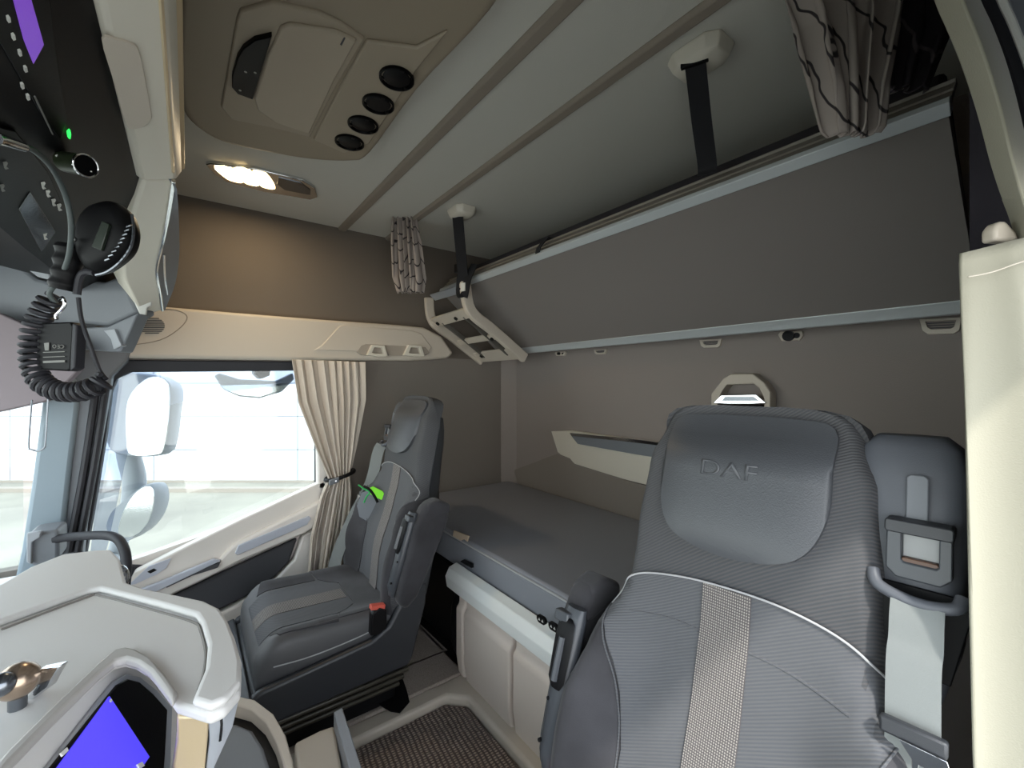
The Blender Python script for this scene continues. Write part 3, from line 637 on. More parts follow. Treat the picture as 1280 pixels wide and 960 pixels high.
bm = NB(); tube(bm, [(-1.50, .90, .44), (-1.53, .88, .36), (-1.54, .88, .22), (-1.5, .9, .15)], .03, 12, 5); obj('hose', bm, M['black'], bb)

# ------------------------------------------------------------------ seats (built once in their own space; the passenger seat mirrors the driver seat)
SY = .45                                   # seat origin in y
TH = math.radians(13); BH = .775
Ub = Vector((0, math.sin(TH), math.cos(TH))); Nb = Vector((0, -math.cos(TH), math.sin(TH))); B0 = Vector((0, .565 - SY, .44))
WT = [(0, .245), (.12, .265), (.3, .262), (.47, .228), (.60, .196), (.72, .190), (.88, .182), (.97, .160), (1, .150)]
def dep(s, h):
    t = h / BH; w_ = ip(WT, t); q = min(abs(s) / w_, 1)
    bol = ip([(0, .045), (.15, .06), (.42, .055), (.56, .012), (.62, 0), (1, 0)], t)
    d = bol * (max(0, q - .45) / .4) ** 1.5 if q < .85 else bol
    d += ip([(0, .0), (.55, 0), (.62, .004), (.75, .028), (.9, .022), (1, -.02)], t) * (1 - q * q * .8)
    d += .012 * math.exp(-((h - .40) / .03) ** 2) * (1 if q < .6 else 0) * 0
    d -= .055 * max(0, (q - .86) / .14) ** 2
    d += ip([(0, 0), (.25, .018), (.45, .004), (.6, 0), (1, 0)], t)
    return d
def Sf(s, h, off): return B0 + Ub * h + Vector((s, 0, 0)) + Nb * (dep(s, h) + off)
def seat(root, sx, belt, near):
    def mk(name, bm, m, par=root, **k):
        if sx < 0: bmesh.ops.scale(bm, vec=(-1, 1, 1), verts=bm.verts)
        return obj(name, bm, m, par, local=True, **k)
    # backrest
    bm = NB(); rings = []
    for k in range(57):
        t = k / 56; h = t * BH; w_ = ip(WT, t); th = ip([(0, .09), (.5, .125), (.8, .105), (.95, .07), (1, .03)], t); r = []
        n = 45
        for i in range(n): s = -w_ + 2 * w_ * i / (n - 1); r.append(Sf(s, h, 0))
        for i in range(15):
            s = w_ - 2 * w_ * i / 14; q = abs(s) / w_; r.append(B0 + Ub * h + Vector((s * .985, 0, 0)) - Nb * (th * (1 - .55 * q ** 4)))
        rings.append(r)
    top = rings[-1]; c = sum(top, Vector()) / len(top)
    for s, up in ((.9, .012), (.7, .019), (.35, .022)): rings.append([c + Ub * up + (q - c) * s for q in top])
    loft(bm, rings); back = mk('backrest', bm, M['fab'], ang=75)
    # head pad, inner field, stripe, bolsters, piping
    bm = NB(); hp = [(q.x * .96, q.y) for q in catmull([(-.126, .765, 0), (-.07, .776, 0), (0, .778, 0), (.07, .776, 0), (.126, .765, 0), (.131, .70, 0), (.130, .64, 0), (.112, .59, 0), (.075, .563, 0), (0, .552, 0), (-.075, .563, 0), (-.112, .59, 0), (-.130, .64, 0), (-.131, .70, 0)], 4, True)]
    inlay(bm, hp, lambda s, h, o: Sf(s, h, o + .010 * max(0, 1 - (s / .132) ** 4) * (1 if o > 0 else 0)), .006, .02, .010); mk('head_pad', bm, M['leather'], back, ang=70)
    arc = [(-.206, .405), (-.190, .445), (-.155, .476), (-.08, .496), (0, .505), (.08, .505), (.15, .490), (.188, .46), (.206, .405)]
    bl_ = [(-.167, .33), (-.151, .28), (-.136, .20), (-.146, .04)][::-1]; br_ = [(.167, .33), (.151, .28), (.136, .20), (.146, .04)]
    bm = NB(); inlay(bm, catmull_2(arc + br_ + bl_), Sf, .0045, .02, .006); mk('inner_field', bm, M['fabi'], back, ang=70)
    bm = NB(); inlay(bm, [(-.036, .03), (-.036, .26), (-.036, .501), (.036, .504), (.036, .26), (.036, .03)], Sf, .0075, .02, .005); mk('center_stripe', bm, M['stripe'], back, ang=70)
    for s in (-1, 1):
        pts = [(-.206, .405), (-.172, .33), (-.155, .28), (-.14, .20), (-.15, .03), (-.238, .02), (-.256, .12), (-.252, .28), (-.232, .37), (-.216, .42)]
        bm = NB(); inlay(bm, [(x * -s, y) for x, y in pts], Sf, .0065, .015, .009); mk('suede_bolster', bm, M['suede'], back, ang=70)
    for path in (arc, [(-.206, .405), (-.172, .33), (-.155, .28), (-.14, .20), (-.148, .05)], [(.206, .405), (.172, .33), (.155, .28), (.14, .20), (.148, .05)]):
        q = catmull([(x, y, 0) for x, y in path], 6); bm = NB(); tube(bm, [Sf(v.x, v.y, .0068) for v in q], .0016, 6); mk('piping', bm, M['pipe'] if path is arc else M['fabi'], back)
    if near:
        q = catmull([(x, y, 0) for x, y in ((-.16, .41), (-.08, .425), (0, .425), (.08, .425), (.16, .41))], 5)
        bm = NB(); tube(bm, [Sf(v.x, v.y, .003) for v in q], .003, 8); mk('fold', bm, M['fabi'], back)
    # back shell
    bm = NB(); rings = []
    for k in range(17):
        t = k / 16 * .93; h = t * BH; w_ = ip(WT, t) + .004; th = ip([(0, .13), (.5, .135), (.8, .11), (.95, .08), (1, .05)], t)
        rings.append([B0 + Ub * h + Vector((w_ * math.cos(a), 0, 0)) - Nb * (.045 + (th - .045) * abs(math.sin(a)) ** .6) if 0 < a < math.pi else B0 + Ub * h + Vector((w_ * math.cos(a), 0, 0)) - Nb * .045 for a in [math.pi * i / 14 for i in range(15)]])
    loft(bm, rings); mk('back_shell', bm, M['shell'], ang=60)
    # cushion
    Y = lambda y: y - SY
    def Cs(s, y, off):
        q = abs(s) / .235; k = (y - .16) / .47
        z = .487 - .02 * k - (.045 * (1 - k / .16) ** 2.2 if k < .16 else 0) + .028 * max(0, (q - .5) / .4) ** 1.5 * (1 if q < .9 else 1) - .05 * max(0, (q - .86) / .14) ** 2
        return Vector((s, Y(y), z + off))
    bm = NB(); rings = []
    for k in range(25):
        y = .16 + .47 * k / 24; r = [Cs(-.235 + .47 * i / 24, y, 0) for i in range(25)]
        zb = .365
        e = .05 * max(0, 1 - k / 24 / .12) ** 2.2
        r = [Vector((p_.x * (1 - e), p_.y, p_.z)) for p_ in r]
        r += [Vector((.235 * (1 - e), Y(y), .40)), Vector((.225, Y(y), zb)), Vector((-.225, Y(y), zb)), Vector((-.235 * (1 - e), Y(y), .40))]
        rings.append(r)
    base = [q.copy() for q in rings[0]]
    for dy, dz, sc in ((-.010, -.014, .985), (-.016, -.034, .965)): rings.insert(0, [Vector((q.x * sc, q.y + dy, max(q.z + dz, .372) if q.z > .38 else q.z)) for q in base])
    loft(bm, rings); cs = mk('cushion', bm, M['sidel'], ang=60)
    def Ci(s, y, off): return Cs(s, y, off)
    bm = NB(); inlay(bm, [(-.14, .163), (.14, .163), (.15, .40), (.10, .46), (-.10, .46), (-.15, .40)], Ci, .0025, .01, .004); mk('cushion_field', bm, M['fabi'], cs, ang=70)
    bm = NB(); inlay(bm, [(-.04, .163), (.04, .163), (.04, .455), (-.04, .455)], Ci, .004, .01, .004); mk('cushion_stripe', bm, M['stripe'], cs, ang=70)
    bm = NB(); inlay(bm, [(-.10, .465), (.10, .465), (.155, .40), (.215, .38), (.215, .62), (-.215, .62), (-.215, .38), (-.155, .40)], Ci, .0025, .02, .004); mk('suede_seat_rear', bm, M['suede'], cs, ang=70)
    for s in (-1, 1):
        bm = NB(); inlay(bm, [(s * .155, .19), (s * .215, .21), (s * .222, .38), (s * .155, .39)], Ci, .0025, .02, .004); mk('suede_bolster', bm, M['suede'], cs, ang=70)
        bm = NB(); tube(bm, [Vector((s * .236, Y(y), z)) for y, z in ((.19, .425), (.30, .418), (.45, .428), (.58, .45))], .0022, 6, 5); mk('side_seam', bm, M['pipe'], cs)
    # shell around the cushion
    for s in (-1, 1):
        bm = NB(); sp = [(.125, .30), (.13, .375), (.16, .385), (.47, .415), (.53, .445), (.565, .50), (.60, .55), (.64, .57), (.672, .55), (.665, .48), (.615, .31), (.60, .285), (.17, .275)]
        prism(bm, [(s * .240, Y(y), z) for y, z in sp], (s * .028, 0, 0)); sh = mk('side_shell', bm, M['shell'], bevel=.010, segs=3)
        if s * sx * near_side(sx) > 0:
            bm = NB(); q = [(.565, .475), (.58, .468), (.605, .515), (.592, .525)]; prism(bm, [(s * .27, Y(y), z) for y, z in q], (s * .004, 0, 0)); sw = mk('recline_switch', bm, M['black'], sh, bevel=.002)
            bm = NB(); disc(bm, (s * .274, Y(.585), .495), (s, 0, 0), .003, .001, 8); mk('switch_mark', bm, M['white'], sw)
    bm = NB(); prism(bm, [(-.268, Y(.13), .285), (-.268, Y(.13), .375), (-.25, Y(.10), .36), (-.25, Y(.10), .29)], (.536, 0, 0)); mk('front_shell', bm, M['shell'], bevel=.008, segs=3)
    bm = NB(); box(bm, (-.24, Y(.13), .28), (.24, Y(.62), .365)); mk('seat_pan', bm, M['shell'], bevel=.01)
    for k in range(3):
        z = .262 - k * .028; bm = NB(); e = .012 * k; box(bm, (-.25 + e, Y(.16) + k * .01, z - .008), (.25 - e, Y(.61) - e, z + .006)); mk('bellows_frame', bm, mat('bellows', srgb(72, 68, 60), .4, .3), bevel=.005)
    bm = NB(); box(bm, (-.21, Y(.20), .09), (.21, Y(.58), .26)); mk('suspension_box', bm, M['black'], bevel=.015)
    bm = NB(); box(bm, (-.19, Y(.15), .0), (.16, Y(.58), .10)); mk('pedestal', bm, M['black'], bevel=.01)
    bm = NB(); tube(bm, [(-.20, Y(.10), .335), (-.20, Y(.085), .345), (-.10, Y(.08), .35), (-.08, Y(.10), .34)], .008, 8, 4); mk('slide_handle', bm, M['lslate'])
    # inner side: folded armrest standing beside the backrest, lever grip, buckle
    ix = -1
    ca = Vector((ix * .278, 0, 0))
    def ap(a, h): return B0 + Ub * (h + .012) + ca - Nb * (a - .055 * (.42 - h) / .40)
    bm = NB(); sec_ = [(.05, .05), (.015, .065), (-.002, .12), (-.010, .22), (-.02, .33), (-.010, .395), (.03, .418), (.085, .405), (.10, .36), (.098, .28), (.088, .18), (.075, .09)]
    prism(bm, [ap(a, h) + Vector((.026, 0, 0)) for a, h in sec_], (-.056, 0, 0)); ar = mk('armrest', bm, M['suede'], bevel=.016, segs=4)
    bm = NB(); prism(bm, [ap(a, h) + Vector((.027, 0, 0)) for a, h in ((-.012, .34), (.0, .402), (.035, .422), (.088, .408), (.098, .375), (.06, .36), (.01, .335))], (-.058, 0, 0)); mk('armrest_pad', bm, M['suede'], ar, bevel=.016, segs=4)
    bm = NB(); rings = []
    for a, h, wx, wy in ((-.003, .085, .014, .010), (-.010, .115, .021, .017), (-.014, .20, .025, .020), (-.020, .25, .027, .019), (-.026, .345, .027, .017), (-.024, .365, .022, .012)):
        c = ap(a, h) + Vector((.014, 0, 0)); rings.append([c + Vector((math.cos(q) * wx, 0, 0)) - Nb * math.sin(q) * wy for q in [2 * math.pi * i / 14 for i in range(14)]])
    loft(bm, rings); lv = mk('release_lever', bm, M['lever'], ar, ang=60)
    bm = NB(); rings = []
    for a, h, s in ((-.036, .225, .5), (-.0385, .24, .9), (-.043, .31, 1), (-.0445, .34, .9), (-.044, .348, .5)):
        c = ap(a, h) + Vector((.014, 0, 0)); rings.append([c + Vector((math.cos(q) * .022 * s, 0, 0)) - Nb * math.sin(q) * .006 * s for q in [2 * math.pi * i / 12 for i in range(12)]])
    loft(bm, rings); gp = mk('lever_grip', bm, M['black'], lv, ang=60)
    bm = NB(); tube(bm, [ap(-.0445, .24) + Vector((.014, 0, 0)), ap(-.0465, .27) + Vector((.014, 0, 0)), ap(-.048, .315) + Vector((.014, 0, 0))], .007, 8); mk('grip_inlay', bm, M['lever'], gp)
    for h in (.20, .13):
        bm = NB(); disc(bm, ap(-.026 if h > .15 else -.0235, h), Nb, .0035, .006, 10); mk('screw', bm, M['black'], lv)
    bm = NB(); obox(bm, ap(-.040, .346), (1, 0, 0), Ub, Nb, (.017, .010, .010)); mk('lever_head', bm, M['lever'], lv, bevel=.003)
    bm = NB(); prism(bm, [(ix * .232, Y(y), z) for y, z in ((.470, .43), (.475, .50), (.50, .515), (.525, .50), (.525, .42))], (ix * .03, 0, 0)); bk_ = mk('buckle', bm, M['black'], bevel=.004)
    bm = NB(); obox(bm, (ix * .247, Y(.497), .515), (1, 0, 0), (0, 1, -.2), (0, .2, 1), (.012, .024, .007)); mk('release_button', bm, M['red'], bk_, bevel=.002)
    # outer side: belt wing, guide, belt
    bm = NB(); rings = []
    for z, x0, x1, yf, yb in ((.80, .16, .185, .715, .76), (.84, .14, .215, .70, .79), (.92, .125, .236, .70, .81), (1.05, .12, .243, .718, .82), (1.13, .125, .243, .735, .82), (1.165, .135, .235, .748, .81), (1.18, .150, .22, .76, .80)):
        cx, cy, rx, ry = (x0 + x1) / 2 + (.012 if near else 0), Y((yf + yb) / 2), (x1 - x0) / 2, (yb - yf) / 2
        rings.append([Vector((cx + rx * math.copysign(abs(math.cos(q)) ** .45, math.cos(q)), cy + ry * math.copysign(abs(math.sin(q)) ** .45, math.sin(q)), z)) for q in [2 * math.pi * (i + .5) / 28 for i in range(28)]])
    loft(bm, rings); wg = mk('belt_wing', bm, M['wing'], ang=60)
    bxc = .212 if near else .192
    def wp(x, z, o=0): return Vector((x, Y(.700 + (z - .92) * .14 - o), z))
    gk = .80; gx = bxc + .004; gz = 1.04
    gs = lambda pts: [(gx + (x - bxc) * gk, gz + (z - gz) * gk) for x, z in pts]
    def wpr(name, pts, th, m, par, o=0, hole=None, bev=.002):
        pts = gs(pts) if name.startswith('guide') or name == 'belt_guide' else pts; hole = gs(hole) if hole else None
        bm = NB(); prism(bm, [wp(x, z, o) for x, z in pts], (0, -th, 0), [wp(x, z, o) for x, z in hole] if hole else None); return mk(name, bm, m, par, bevel=bev)
    rr = lambda x0, x1, z0, z1, c: [(x0 + c, z0), (x1 - c, z0), (x1, z0 + c), (x1, z1 - c), (x1 - c, z1), (x0 + c, z1), (x0, z1 - c), (x0, z0 + c)]
    wpr('slider_slot', rr(bxc - .013, bxc + .008, 1.075, 1.135, .004), .003, M['slate'], wg)
    gd = wpr('belt_guide', rr(bxc - .040, bxc + .034, 1.005, 1.085, .012), .016, M['lever'], wg, .006, rr(bxc - .022, bxc + .020, 1.03, 1.079, .003), .004)
    wpr('guide_bezel', rr(bxc - .042, bxc + .036, 1.072, 1.092, .003), .022, M['shell'], gd, .004, None, .003)
    wpr('guide_window', rr(bxc - .022, bxc + .020, 1.028, 1.076, .003), .006, mat('guide_window', srgb(150, 152, 152), .5), gd, .006, None, .001)
    wpr('guide_lip', rr(bxc - .022, bxc + .020, 1.026, 1.036, .002), .012, mat('guide_brown', srgb(92, 66, 52), .4), gd, .008, None, .001)
    bm = NB(); tube(bm, [wp(bxc - .040, 1.014, .02), wp(bxc - .032, 1.000, .03), wp(bxc + .003, .992, .034), wp(bxc + .034, .996, .03), wp(bxc + .040, 1.006, .02)], .007, 10, 5); mk('belt_loop', bm, M['wing'], gd)
    wpr('belt_slot', [(bxc - .055, .90), (bxc + .03, .90), (bxc + .05, 1.0), (bxc - .055, 1.0)], .003, M['black'], wg, .001)
    # belt runs
    bp = [Vector((bxc + dx, Y(y), z)) for dx, y, z in belt]
    bm = NB(); ribbon(bm, bp, (1, 0, 0) if near else (-.5, .85, 0), .047, .0025, 5); be_ = mk('belt', bm, M['belt'])
    return root, mk, wp, bxc, be_
def near_side(sx): return -1 if sx > 0 else -1
def catmull_2(p): 
    return [(q.x, q.y) for q in catmull([(x, y, 0) for x, y in p[:9]], 4)] + list(p[9:])
def tongue(mk, par, c, d, chrome=True):
    """latch plate sitting on the belt at c, belt direction d"""
    d = Vector(d).normalized(); x = Vector((1, 0, 0)); n_ = x.cross(d).normalized()
    if n_.y > 0: n_ = -n_
    c = Vector(c) + n_ * .006
    bm = NB(); obox(bm, c, x, d, n_, (.028, .009, .006)); a = mk('latch_plate', bm, M['shell'], par, bevel=.003)
    bm = NB(); P_ = lambda i, j: c + x * i + d * j + n_ * .009
    prism(bm, [P_(-.010, .006), P_(.028, .006), P_(.030, .012), P_(.024, .020), P_(.024, .042), P_(.002, .042), P_(.001, .020)], n_ * .002, [P_(.007, .023), P_(.018, .023), P_(.019, .025), P_(.0192, .028), P_(.019, .036), P_(.007, .036), P_(.0065, .030)]); mk('steel_tongue', bm, M['chrome'], a, bevel=.0005)
dsr = thing('truck_seat', 'large dark grey driver seat in the right foreground with a leather head pad', 'seat', (-.326, SY, 0)); dsr.rotation_euler.z = math.radians(2.5)
_, mk, wp, bxc, b_ = seat(dsr, 1, [(.004, .672, .992), (.004, .665, .975), (.004, .660, .95), (.003, .652, .92), (.004, .635, .80), (.004, .60, .62), (.004, .56, .45)], True)
tongue(mk, b_, (bxc + .006, .636 - SY, .862), (0, -.15, -1))
me_ = text('embossed_lettering', 'DAF', mat('leather_emboss', srgb(74, 76, 80), .42), (0, 0, 0), (1, 0, 0), (0, 1, 0), .036, [o for o in bpy.data.objects if o.name.startswith('head_pad')][0], .0004)
for v in me_.data.vertices:
    x, h, o = v.co.x + 0, v.co.y, v.co.z
    x, h, o = v.co.x + ORG[dsr.name].x, v.co.y + ORG[dsr.name].y, v.co.z + ORG[dsr.name].z
    v.co = Sf(-.006 + x * 1.35, .682 + h, .0167 + o)
psr = thing('truck_seat', 'whole grey passenger seat by the window with dotted stripe and folded armrest', 'seat', (-1.68, SY + .012, -.012))
_, mk, wp, bxc, b_ = seat(psr, -1, [(.0, .672, .992), (.0, .655, .96), (.0, .622, .83), (.02, .560, .70), (.035, .505, .57), (.04, .475, .47)], False)
tongue(mk, b_, (bxc + .005, .595 - SY, .785), (0, -.25, -1))
bm = NB(); prism(bm, poly([(446, 632), (452, 616), (462, 612), (480, 622), (474, 634), (461, 653), (449, 646)], D=1.825), FW * .006); obj('belt_flap', bm, M['slate'], b_, bevel=.002)
bm = NB(); prism(bm, poly([(474, 634), (483, 622), (487, 626), (478, 644), (468, 652), (462, 652)], D=1.83), FW * .01); obj('belt_flap_edge', bm, M['black'], b_, bevel=.002)
gt = thing('key_tag', 'bright green tag with green cord clipped to the passenger seat belt', 'tag', P(468, 617, D=1.80))
bm = NB(); prism(bm, poly([(462, 610), (466, 608), (478, 614), (481, 619), (477, 625), (470, 622), (461, 617)], D=1.80), FW * .004); obj('tag_body', bm, M['green'], gt, bevel=.001)
bm = NB(); tube(bm, [P(448, 606, D=1.82), P(455, 611, D=1.81), P(462, 615, D=1.80), P(458, 621, D=1.80), P(455, 628, D=1.81)], .0035, 6, 4); obj('cord', bm, M['dgreen'], gt)
bm = NB(); tube(bm, [P(455, 608, D=1.81), P(462, 612, D=1.80), P(468, 620, D=1.80), P(472, 628, D=1.80)], .006, 6, 4); obj('strap_clip', bm, M['black'], gt)

# ------------------------------------------------------------------ woven mat, floor details
bm = NB(); prism(bm, [(-1.380, -.1, .0), (-1.380, .735, .0), (-1.325, .793, .0), (-.56, .793, .0), (-.56, -.1, .0)], (0, 0, .018)); bmesh.ops.translate(bm, verts=bm.verts, vec=(0, 0, .086))
tag(obj('floor_mat', bm, M['woven'], bevel=.004), 'dark brown coarsely woven mat on the floor between the seats', 'mat')
bm = NB(); prism(bm, poly([(508, 862), (512, 878), (500, 892), (488, 890), (470, 880), (440, 885), (440, 850), (500, 840)], Z=.142), (0, 0, .004)); tag(obj('rubber_pad', bm, M['black'], bevel=.001), 'black rubber flap on the carpet under the passenger seat', 'pad')

# ------------------------------------------------------------------ dashboard
zt = .83
da = thing('dashboard', 'light grey moulded dashboard with angled blue touchscreen', 'dashboard', (-1.1, -.2, .4))
outl = [(-160, 830), (-60, 765), (0, 738), (37, 716), (79, 699), (120, 694), (139, 693), (150, 705), (158, 735), (180, 743), (215, 750), (256, 759), (274, 768), (284, 782), (294, 806), (302, 835), (301, 862), (282, 884), (262, 893), (221, 880), (205, 857), (186, 836), (169, 826), (155, 823), (143, 826), (120, 846), (60, 905), (8, 958), (-60, 1040), (-240, 1040)]
pt = poly(outl, Z=zt); cc = P(180, 790, Z=zt); k0 = outl.index((262, 893))
bm = NB(); loft(bm, [[Vector((q.x, q.y, z)) for q in pt] for z in (zt - .016, zt)]); obj('body_top', bm, M['dash'], da, bevel=.006, segs=3)
g_ = Vector((.104, .386, -.917)); h_ = Vector((-.966, .26, 0)); sn = g_.cross(h_).normalized()
if sn.y < 0: sn = -sn
PL = ((-.842, -.09, .80), tuple(sn))
def behind(x, y, z, gap=.05):       # keep the body behind the tilted screen plane
    q = Vector((x, y, z)); k = (q - Vector(PL[0])).dot(sn) + gap
    if k > 0:
        hh = Vector((sn.x, sn.y, 0)); q -= hh * (k / hh.length_squared)
    return q
bm = NB(); loft(bm, [[behind(cc.x + (q.x - cc.x) * s, cc.y + (q.y - cc.y) * s, z, gp) for q in pt] for z, s, gp in ((zt - .016, .995, .05), (zt - .06, .99, .05), (.62, .90, .05), (.40, .82, .09))]); obj('body', bm, M['dash'], da)
def skin(name, rows, m):
    back = (Vector((-.8, .6, 0)) - Vector((.6, .8, 0)) * .72) * .03; R = [[P(u, v, Z=z) for u, v, z in r] for r in rows]
    bm = NB(); loft(bm, [r + [q + back for q in r[::-1]] for r in R]); return obj(name, bm, m, da, bevel=.003)
skin('champagne_trim', [[(221, 897, .815), (240, 897, .815), (261, 893, .815)], [(221, 925, .78), (240, 925, .77), (260, 922, .77)], [(216, 962, .72), (238, 962, .72), (256, 962, .72)], [(206, 1040, .62), (226, 1040, .62), (246, 1040, .62)]], M['gold'])
skin('side_trim', [[(261, 893, .815), (283, 884, .815), (301, 863, .815)], [(262, 928, .765), (276, 924, .765), (291, 908, .775)], [(257, 964, .71), (262, 963, .71), (268, 959, .715)], [(247, 1040, .62), (250, 1040, .62), (254, 1035, .62)]], M['lslate'])
rim = [(-160, 830), (-60, 765), (0, 738), (37, 716), (79, 699), (120, 694), (139, 693), (150, 705), (158, 735), (180, 743), (215, 750), (256, 759), (274, 768), (284, 782), (294, 806), (302, 835), (301, 862), (282, 884), (262, 893), (240, 886), (250, 862), (257, 845), (260, 815), (252, 786), (244, 775), (200, 762), (124, 742), (110, 744), (0, 784), (-120, 830)]
bm = NB(); prism(bm, poly(rim, Z=zt), (0, 0, .013)); obj('raised_rim', bm, M['dash'], da, bevel=.006, segs=3)
bm = NB(); tube(bm, poly([(2, 787), (108, 747), (126, 745), (200, 765), (242, 778), (250, 787), (257, 815), (254, 845), (248, 862)], Z=zt + .001), .0022, 6, 4); obj('groove', bm, M['dashd'], da)
hood = [(-60, 1036), (8, 954), (60, 901), (120, 842), (143, 822), (156, 819), (170, 822), (189, 833), (208, 855), (222, 876), (216, 888), (204, 872), (188, 850), (172, 838), (156, 833), (144, 836), (124, 852), (64, 912), (14, 965), (-40, 1036)]
bm = NB(); prism(bm, poly(hood, Z=zt - .002), (0, 0, .014)); obj('screen_hood', bm, mat('dash_hood', srgb(170, 167, 164), .6, scale=1200, strength=.35), da, bevel=.004)
def dp(name, uv, m, off, th, bev=.002, par=da, sm=0):
    PLo = (Vector(PL[0]) + sn * off, sn); bm = NB(); prism(bm, poly(uv, sm, PL=PLo), -sn * th); return obj(name, bm, m, par, bevel=bev)
dp('screen_surround', [(-60, 1030), (10, 960), (60, 905), (120, 850), (145, 832), (160, 830), (180, 842), (206, 868), (222, 886), (222, 960), (216, 1030)], M['dash'], -.012, .04, .003)
dp('silver_bezel', [(10, 1030), (60, 958), (120, 880), (144, 850), (158, 842), (176, 846), (196, 862), (216, 884), (214, 950), (206, 1030)], M['lslate'], -.006, .01)
sg = dp('touchscreen', [(16, 1030), (62, 961), (122, 886), (147, 855), (160, 848), (175, 852), (192, 867), (210, 887), (207, 945), (200, 1030)], M['gloss'], -.003, .01)
dp('blue_display', [(137, 870), (187, 946), (150, 1000), (40, 1004), (71, 960)], M['screen'], -.0015, .003, 0, sg)
bm = NB(); disc(bm, P(138, 876, PL=PL), sn, .0022, .001, 12); obj('menu_icon', bm, M['white'], sg)
for uv in ([(76, 941), (84, 934), (86, 938), (79, 945)], [(172, 955), (178, 952), (181, 957), (175, 961)]): dp('icon', uv, M['white'], .0005, .002, 0, sg)
bm = NB(); tube(bm, [P(275, 886, Z=.815), P(277, 905, Z=.79), P(275, 926, Z=.768)], .0018, 6, 3); obj('chrome_line', bm, M['chrome'], da)
c = P(149, 722, Z=.80); av = thing('air_outlet', 'small round chrome air outlet at the far corner of the dashboard', 'air outlet', c)
bm = NB(); torus(bm, c, (.45, .85, .25), .026, .004, 24, 8); obj('chrome_ring', bm, M['chrome'], av)
bm = NB(); disc(bm, c - Vector((.0045, .0085, .002)), (.45, .85, .25), .025, .006, 24); obj('face', bm, M['white'], av)
for k in (-1, 0, 1):
    bm = NB(); obox(bm, c + Vector((0, 0, k * .011)), (.85, -.45, 0), (.45, .85, .25), (0, 0, 1), (.017, .004, .003)); obj('louvre', bm, M['lslate'], av)
# passenger side of the dashboard, lower and further forward
bm = NB(); prism(bm, [(-2.20, -.88, .2), (-2.20, -.42, .2), (-1.3, -.26, .2), (-1.1, -.88, .2)], (0, 0, .40)); struct('trim_12', bm, M['dash'], bevel=.02)
# ball mount
bmn = thing('ball_mount', 'polished metal ball mount with silver clamp standing on the dashboard', 'phone mount', P(30, 880, Z=zt))
c = P(22, 851, D=.56); r = .022
bm = NB(); bmesh.ops.create_uvsphere(bm, u_segments=24, v_segments=16, radius=r); bmesh.ops.translate(bm, verts=bm.verts, vec=c); obj('ball', bm, mat('bronze_ball', srgb(170, 150, 132), .25, .8), bmn)
c2 = P(2, 856, D=.54); bm = NB(); bmesh.ops.create_uvsphere(bm, u_segments=16, v_segments=10, radius=.014); bmesh.ops.translate(bm, verts=bm.verts, vec=c2); obj('clamp_knob', bm, M['dchrome'], bmn)
bm = NB(); prism(bm, poly([(46, 838), (76, 832), (66, 848), (60, 860), (44, 872), (26, 890), (24, 884), (36, 868), (44, 858), (42, 848)], D=.575), FW * .012); obj('clamp', bm, M['chrome'], bmn, bevel=.002)
bm = NB(); tube(bm, [c, (c.x, c.y, zt)], .009, 10); obj('stem', bm, M['dchrome'], bmn)
# centre console under the dashboard
zc_ = .50
cn = thing('lower_console', 'rounded beige centre console with dark tray below the dashboard', 'console', P(300, 950, Z=.2))
o_ = [(262, 884), (290, 868), (318, 874), (342, 892), (357, 918), (366, 950), (372, 1010), (380, 1100), (200, 1100), (210, 960)]
i_ = [(268, 900), (292, 880), (314, 886), (332, 902), (345, 926), (354, 955), (360, 1010), (366, 1090), (215, 1090), (222, 960)]
bm = NB(); prism(bm, poly(o_, Z=zc_), (0, 0, -.42), poly(i_, Z=zc_)); obj('rim', bm, M['beige'], cn, bevel=.004)
bm = NB(); prism(bm, poly(i_, Z=zc_ - .03), (0, 0, -.03)); obj('dark_liner', bm, M['black'], cn)
bm = NB(); prism(bm, poly([(274, 914), (294, 903), (316, 912), (330, 934), (340, 965), (344, 1080), (220, 1080), (230, 970)], Z=zc_ - .02), (0, 0, -.03)); obj('tray', bm, M['slate'], cn, bevel=.008, segs=3)
bm = NB(); prism(bm, poly([(368, 928), (400, 912), (418, 906), (436, 1010), (380, 1030)], Z=.30), (0, 0, -.2)); ob_ = obj('step_box', bm, M['beige'], bevel=.008); tag(ob_, 'low beige box on the floor beside the rounded console', 'box')
bm = NB(); prism(bm, poly([(417, 890), (428, 884), (462, 990), (446, 995)], Z=.34), (0, 0, -.22)); tag(obj('divider_panel', bm, M['lslate'], bevel=.003), 'thin light grey upright panel at the edge of the woven mat', 'panel')

# grab handle at the front pillar
gh = thing('grab_handle', 'black curved grab handle on grey bracket at the front pillar', 'handle', P(60, 690, X=-1.98))
bm = NB(); prism(bm, poly([(33, 668), (52, 665), (74, 662), (74, 700), (52, 708), (40, 708), (33, 700)], X=-1.96), (-.12, 0, 0)); obj('bracket', bm, M['slate'], gh, bevel=.01)
bm = NB(); prism(bm, poly([(33, 667), (52, 664), (50, 672), (40, 678), (39, 706), (33, 703)], X=-1.945), (-.02, 0, 0)); obj('bracket_face', bm, M['lslate'], gh, bevel=.003)
bm = NB(); tube(bm, [P(68, 674, X=-1.97), P(90, 671, X=-1.95), P(128, 669, X=-1.88), P(146, 673, X=-1.83), P(155, 686, X=-1.80), P(158, 705, X=-1.78), P(156, 735, X=-1.76)], .0135, 12, 6); obj('bar', bm, M['rubber'], gh)

